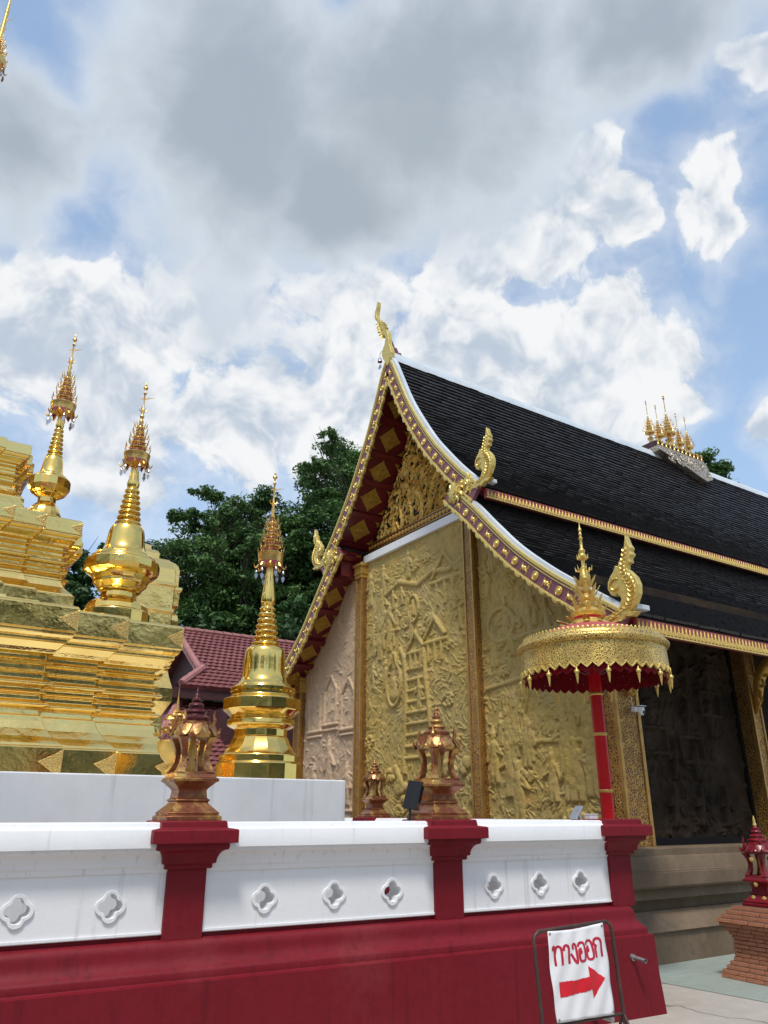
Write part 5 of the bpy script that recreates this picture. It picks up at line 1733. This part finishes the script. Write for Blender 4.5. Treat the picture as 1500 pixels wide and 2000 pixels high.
# ================================================================== BRICK PEDESTAL WITH RED SPIRIT HOUSE
BP = thing('brick_pedestal', 'stepped red brick pedestal carrying the red spirit house', 'pedestal', (8.46, 5.36, .004), R(-4))
bk = MB()
bk.bbox((0, 0, 0), (.5, .5, .5))
bk_me = bk.mesh('brick')
bm = bmesh.new(); bm.from_mesh(bk_me)
bmesh.ops.bevel(bm, geom=list(bm.edges), offset=.035, segments=1, affect='EDGES')
bm.to_mesh(bk_me); bm.free()
bk_me.materials.append(M['brick'])
random.seed(9)
hs = [.40, .39, .355, .325, .295, .285, .285, .285, .285, .285, .305, .335, .365, .385, .345, .305, .26]
ch_ = .040
core = MB()
for i, h in enumerate(hs):
    z = ch_ * (i + .5)
    core.box(-h + .012, h - .012, -h + .012, h - .012, ch_ * i, ch_ * (i + 1))
    nb_ = max(2, int(round(2 * h / .19)))
    for face in range(4):
        off = (.5 if (i + face) % 2 else 0)
        ln = 2 * h / nb_
        for k in range(nb_ + (1 if off else 0)):
            a = -h + (k - off) * ln; b = a + ln
            a, b = max(a, -h), min(b, h)
            if b - a < .03: continue
            cx = (a + b) / 2
            j = random.uniform(-.006, .004)
            d = h - .05 + j
            c, s = [(0, -1), (1, 0), (0, 1), (-1, 0)][face], face
            loc = {0: (cx, -d, z), 1: (d, cx, z), 2: (-cx, d, z), 3: (-d, -cx, z)}[face]
            child(bk_me, 'brick', None, BP, loc=loc, rot=(random.uniform(-.01, .01), random.uniform(-.01, .01), face * PI / 2 + random.uniform(-.012, .012)), scale=(b - a - .007, .10, ch_ - .006))
core.build('mortar_core', M['mortar'], BP)
zb = ch_ * len(hs)
make_red = make_shrine('spirit_house', 'glossy red spirit house with gold tips on the brick pedestal', (8.46, 5.36, zb + .004), R(-4), M['shrine_red'], M['shrine_red'], M['shrine_red'], None, .92)
gk = MB(); gk.lathe([(.026, 0), (.022, .012), (.002, .02)], 8)
gk_me = gk.mesh('gold_stud', 40); gk_me.materials.append(M['gold_pale'])
for face in range(4):
    a = face * PI / 2
    for (r, z, q) in ((.150, .235, .0), (.135, .09, -.07), (.135, .09, .07), (.158, .50, .0)):
        x, y = r * .92, q * .92
        child(gk_me, 'gold_stud', None, make_red, loc=(x * math.cos(a) - y * math.sin(a), x * math.sin(a) + y * math.cos(a), z * .92), rot=(0, PI / 2, a))
mb = MB(); mb.lathe([(.022, .80), (.014, .84), (.016, .85), (.008, .88), (.002, .90)], 10); mb.build('gold_tip', M['gold_pale'], make_red, smooth=40)

# ================================================================== HOUSE WITH RED TILED ROOF
HO = thing('tiled_house', 'house with a dusky red tiled hip and gable roof behind the stupas', 'house', (12, 24, 0))
def ho(mb, name, m, parent=None, **k): return mb.build(name, M[m], parent or HO, world=True, **k)
def tiled(quad, name, parent, course=.23, wt=.19, caps=()):
    """roof slope: quad = eave-left, eave-right, ridge-right, ridge-left; courses of tiles"""
    A_, B_, C_, D_ = [Vector(p) for p in quad]
    bed = MB()
    nrm = (B_ - A_).cross(D_ - A_).normalized()
    if nrm.z < 0: nrm = -nrm
    bed.add([A_, B_, C_, D_, A_ - nrm * .08, B_ - nrm * .08, C_ - nrm * .08, D_ - nrm * .08], [(0, 1, 2, 3), (7, 6, 5, 4), (0, 4, 5, 1), (1, 5, 6, 2), (2, 6, 7, 3), (3, 7, 4, 0)])
    rf = ho(bed, name, 'red_tile', parent)
    n = int(((A_ + B_) / 2 - (C_ + D_) / 2).length / course)
    V, Fc = [], []
    rng = np.random.default_rng(5)
    ex = (B_ - A_).normalized()
    for i in range(n):
        u0, u1 = i / n, (i + 1) / n
        L0, R0 = A_.lerp(D_, u0), B_.lerp(C_, u0)
        L1, R1 = A_.lerp(D_, u1), B_.lerp(C_, u1)
        m = max(1, int((R0 - L0).length / wt))
        for k in range(m):
            o = .5 / m if i % 2 else 0
            f0, f1 = min(1, k / m + o), min(1, (k + .93) / m + o)
            p = [L0.lerp(R0, f0) + nrm * (.045 + rng.normal(0, .004)), L0.lerp(R0, f1) + nrm * (.045 + rng.normal(0, .004)), L1.lerp(R1, f1) + nrm * .012, L1.lerp(R1, f0) + nrm * .012]
            mid0, mid1 = (p[0] + p[1]) / 2 + nrm * .022, (p[2] + p[3]) / 2 + nrm * .022
            b = len(V)
            V += [tuple(q) for q in (p[0], mid0, p[1], p[2], mid1, p[3], p[0] - nrm * .04, p[1] - nrm * .04)]
            Fc += [(b, b + 1, b + 4, b + 5), (b + 1, b + 2, b + 3, b + 4), (b, b + 6, b + 7, b + 2, b + 1)]
    mbt = MB(); mbt.v = V; mbt.f = Fc
    o = child(mbt.mesh('roof_tiles', None, fix=False), 'roof_tiles', M['red_tile'], rf, world=True); o['kind'] = 'stuff'
    return rf
def capline(p, q, parent, r=.10, step=.32):
    p, q = Vector(p), Vector(q)
    n = max(1, int((q - p).length / step))
    for i in range(n):
        a, b = p.lerp(q, i / n), p.lerp(q, (i + .94) / n)
        mb = MB(); mb.tube([a, b], [r, r * .82], 8); ho(mb, 'ridge_tile', 'tile_cap', parent, smooth=40)
RX0, RX1, RYc, RZ = 8.3, 19.0, 24.0, 7.12
sl = .66
def zs_(y): return RZ - (RYc - y) * sl
ge = 21.55           # foot of the little gable
he = 20.55           # upper eave
hx = 6.75            # left corner of the hip skirt
main = tiled([(RX0 - .45, ge, zs_(ge)), (RX1, ge, zs_(ge)), (RX1, RYc, RZ), (RX0 - .45, RYc, RZ)], 'roof_slope', HO)
tiled([(hx + .25, he, zs_(he)), (RX1, he, zs_(he)), (RX1, ge, zs_(ge)), (RX0 - .2, ge, zs_(ge))], 'roof_slope', HO)
tiled([(RX0 - .45, 2 * RYc - ge, zs_(ge)), (RX1, 2 * RYc - ge, zs_(ge)), (RX1, RYc, RZ), (RX0 - .45, RYc, RZ)], 'roof_slope', HO, course=.6)
capline((RX0 - .5, RYc, RZ + .05), (RX1, RYc, RZ + .05), main)
capline((RX0 - .45, RYc, RZ + .02), (RX0 - .45, ge, zs_(ge) + .03), main)
capline((RX0 - .35, ge, zs_(ge) + .05), (hx + .25, he, zs_(he) + .05), main, .12, .36)
# gable triangle, barge boards and hip skirt, its shade put into the maroon colour
mb = MB(); mb.prism([[(RYc, RZ - .12), (ge + .1, zs_(ge) - .05), (2 * RYc - ge - .1, zs_(ge) - .05)]], lambda u, v, d: (RX0 + .05 + d, u, v), 0, .1); ho(mb, 'gable_board', 'timber_shade_maroon')
for s in (-1, 1):
    mb = MB()
    e = (ge - .15) if s < 0 else 2 * RYc - ge + .15
    mb.prism([[(RYc, RZ - .02), (e, zs_(ge) - .12), (e, zs_(ge) - .28), (RYc, RZ - .20)]], lambda u, v, d: (RX0 - .50 + d, u, v), 0, .04); ho(mb, 'barge_board', 'tile_cap')
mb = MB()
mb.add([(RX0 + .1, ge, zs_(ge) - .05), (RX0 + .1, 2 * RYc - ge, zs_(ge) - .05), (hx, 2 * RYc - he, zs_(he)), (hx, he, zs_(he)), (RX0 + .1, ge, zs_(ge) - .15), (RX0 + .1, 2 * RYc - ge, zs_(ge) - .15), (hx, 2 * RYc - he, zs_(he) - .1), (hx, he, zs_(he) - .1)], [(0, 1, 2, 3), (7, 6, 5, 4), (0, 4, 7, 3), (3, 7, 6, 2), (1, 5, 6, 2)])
ho(mb, 'hip_skirt', 'timber_shade_maroon')
mb = MB(); mb.box(hx + .3, RX1, he + .05, he + .15, zs_(he) - .32, zs_(he) - .04); mb.box(hx + .05, hx + .3, he + .05, 2 * RYc - he, zs_(he) - .32, zs_(he) - .04); ho(mb, 'eave_board', 'timber_shade_maroon')
# lower roof tier
ly1, ly0 = he + .75, 17.3
lz1 = zs_(he) - .28; lz0 = lz1 - (ly1 - ly0) * .60
lt = tiled([(5.1, ly0, lz0), (RX1 + 2, ly0, lz0), (RX1 + 1, ly1, lz1), (hx + .55, ly1, lz1)], 'lower_roof_slope', HO)
capline((hx + .55, ly1, lz1 + .05), (5.1, ly0, lz0 + .05), lt, .12, .36)
mb = MB(); mb.add([(hx + .55, ly1, lz1), (hx + .55, 2 * RYc - ly1, lz1), (5.1, 2 * RYc - ly0, lz0), (5.1, ly0, lz0), (hx + .55, ly1, lz1 - .1), (hx + .55, 2 * RYc - ly1, lz1 - .1), (5.1, 2 * RYc - ly0, lz0 - .1), (5.1, ly0, lz0 - .1)], [(0, 1, 2, 3), (7, 6, 5, 4), (3, 7, 6, 2)]); ho(mb, 'lower_hip', 'red_tile')
mb = MB(); mb.box(hx + 1.0, RX1, 19.0, 29.0, 0, lz1 - .4); ho(mb, 'wall', 'timber_shade_maroon')
mb = MB(); mb.box(5.4, RX1 + 1.6, ly0 + .25, ly0 + .35, lz0 - .30, lz0 - .05); ho(mb, 'eave_board', 'timber_shade_maroon')
mb = MB(); mb.bbox((10.1, 22.0, zs_(22.0) + .10), (.07, .62, .03), Matrix.Rotation(R(20), 3, 'Z') @ Matrix.Rotation(math.atan(sl), 3, 'X')); ho(mb, 'roof_vent_pipe', 'grey_metal')

# ================================================================== TREES
def leaves_mesh(centers, radii, flat, per, size, seed, name):
    rng = np.random.default_rng(seed)
    C = np.repeat(np.array(centers), per, 0); Rr = np.repeat(np.array(radii), per)
    n = len(C)
    d = rng.normal(size=(n, 3)); d /= np.linalg.norm(d, axis=1)[:, None]
    r = Rr * rng.uniform(.25, 1.0, n) ** .5
    P = C + d * r[:, None] * np.array([1, 1, flat])
    # leaf frames: normals mostly up and out
    N = d * .6 + rng.normal(size=(n, 3)) * .6 + np.array([0, 0, .8]); N /= np.linalg.norm(N, axis=1)[:, None]
    T = np.cross(N, rng.normal(size=(n, 3))); T /= np.linalg.norm(T, axis=1)[:, None] + 1e-9
    B = np.cross(N, T)
    s = size * rng.uniform(.6, 1.3, n)[:, None]
    co = np.stack([P - T * s, P + B * s * .42 + N * s * .1, P + T * s, P - B * s * .42 + N * s * .1], 1).reshape(-1, 3)
    me = bpy.data.meshes.new(name)
    me.vertices.add(len(co)); me.vertices.foreach_set('co', co.ravel())
    q = np.arange(4 * n, dtype=np.int32)
    me.loops.add(4 * n); me.loops.foreach_set('vertex_index', q)
    me.polygons.add(n); me.polygons.foreach_set('loop_start', np.arange(0, 4 * n, 4, dtype=np.int32))
    me.update(calc_edges=True)
    return me

def tree(label, base, crown_c, crown_r, seed, nlobe, per, size, m, tr=.55, flat=.45, lobe=(.9, 1.9), low=-.35, name='rain_tree'):
    """spreading crown: lobes over a dome surface plus inner lobes; limbs reach every lobe"""
    rng = np.random.default_rng(seed)
    t = thing(name, label, 'tree', base, 0, 'trees behind the temple grounds')
    B0 = Vector(base)
    cc = Vector(crown_c) - B0
    cen, rad = [], []
    tries = 0
    while len(cen) < nlobe and tries < 20000:
        tries += 1
        v = rng.normal(size=3); v /= np.linalg.norm(v)
        if v[2] < low: continue
        k = rng.uniform(.66, 1.0) if rng.uniform() < .68 else rng.uniform(.15, .62)
        p = np.array(cc) + v * k * np.array(crown_r)
        r = rng.uniform(*lobe)
        if any(np.linalg.norm((p - q) * np.array([1, 1, 1.7])) < .36 * (r + s) for q, s in zip(cen, rad)): continue
        cen.append(p); rad.append(r)
    fork = Vector((cc.x * .3, cc.y * .3, max(2.0, cc.z - crown_r[2] * .9)))
    mb = MB()
    mb.tube([(0, 0, -.2), (.1, .05, fork.z * .5), tuple(fork)], [tr, tr * .8, tr * .7], 12)
    mb.build('trunk', M['bark'], t, smooth=60)
    mb = MB()
    for li, (p, r) in enumerate(zip(cen, rad)):
        if li % 2: continue
        q = Vector(p)
        mid = fork.lerp(q, .5) + Vector((rng.normal(0, .3), rng.normal(0, .3), -.15 * (q - fork).length * .3))
        L = (q - fork).length
        mb.tube([tuple(fork), tuple(fork.lerp(mid, .5) + Vector((0, 0, -.1))), tuple(mid), tuple(mid.lerp(q, .5) + Vector((0, 0, .1))), tuple(q)], [tr * .22, tr * .16, tr * .11, tr * .07, .02], 5)
        for k in range(4):
            e = q + Vector(rng.normal(size=3)) * r * .6
            mb.tube([tuple(mid.lerp(q, .6)), tuple((mid.lerp(q, .6) + e) / 2 + Vector((0, 0, .1))), tuple(e)], [tr * .09, tr * .06, .01], 4)
    mb.build('limbs', M['bark'], t, smooth=60)
    # break each lobe into tufts
    cs, rs = [], []
    for p, r in zip(cen, rad):
        for k in range(10):
            v = rng.normal(size=3); v /= np.linalg.norm(v)
            cs.append(p + v * np.array([1, 1, flat]) * r * rng.uniform(.3, 1.0)); rs.append(r * rng.uniform(.34, .60))
    for k in range(int(len(cs) * .45)):          # inner foliage that closes the crown
        v = rng.normal(size=3); v /= np.linalg.norm(v)
        if v[2] < low: continue
        cs.append(np.array(cc) + v * np.array(crown_r) * rng.uniform(.2, .86)); rs.append(rng.uniform(.5, .9))
    me = leaves_mesh(cs, rs, .62, per, size, seed + 1, 'crown')
    o = child(me, 'crown', M[m], t)
    return t
tree('broad dark rain tree behind the house, left of the hall roof', (17.8, 44.6, 0), (18.4, 44.3, 14.4), (6.9, 5.0, 7.8), 21, 210, 46, .15, 'leaf_mid', .6, lobe=(.7, 1.35), low=-.9, flat=.34)
tree('taller rain tree rising directly behind the left roof slope', (25.6, 40.5, 0), (26.6, 40.4, 17.8), (7.0, 6.0, 9.6), 33, 240, 46, .15, 'leaf_mid', .75, lobe=(.7, 1.4), low=-.9, flat=.34)
tree('dark tree seen between the middle and leftmost small stupas', (8.6, 47.0, 0), (8.6, 47.0, 11.4), (3.4, 3.0, 6.6), 45, 60, 56, .16, 'leaf_dark', .45, lobe=(.7, 1.3), low=-.8)
tree('tree top peeping over the ridge behind the roof ornament', (40.0, 27.2, 0), (40.0, 27.2, 20.3), (2.4, 3.4, 2.9), 51, 34, 56, .16, 'leaf_mid', .4, lobe=(.7, 1.2))
tree('low dark tree filling the gap behind the house ridge', (13.4, 41.5, 0), (13.4, 41.5, 6.5), (5.6, 4.0, 5.6), 61, 70, 30, .24, 'leaf_dark', .45, lobe=(.9, 1.5), low=-.8)
tree('low dark tree between hall gable and house', (22.5, 38.0, 0), (22.5, 38.0, 8.0), (6.0, 4.0, 7.0), 67, 80, 30, .24, 'leaf_dark', .45, lobe=(.9, 1.5), low=-.8)

# belt of trees round the far side of the yard, behind the viewer; the gilding mirrors it
rng = np.random.default_rng(77)
cs, rs = [], []
for k in range(1000):
    a = R(rng.uniform(118, 330)); q = rng.uniform(21, 26)
    h = 13.0 + 1.6 * math.sin(a * 7) + 1.5 * math.sin(a * 17 + 1)
    cs.append((q * math.sin(a), q * math.cos(a), rng.uniform(.3, max(1.5, h)))); rs.append(rng.uniform(1.0, 1.9))
o = child(leaves_mesh(cs, rs, .8, 36, .42, 5, 'tree_belt'), 'tree_belt', M['leaf_dark'])
tag(o, 'belt of dense green trees around the far side of the yard', 'trees', kind='stuff')
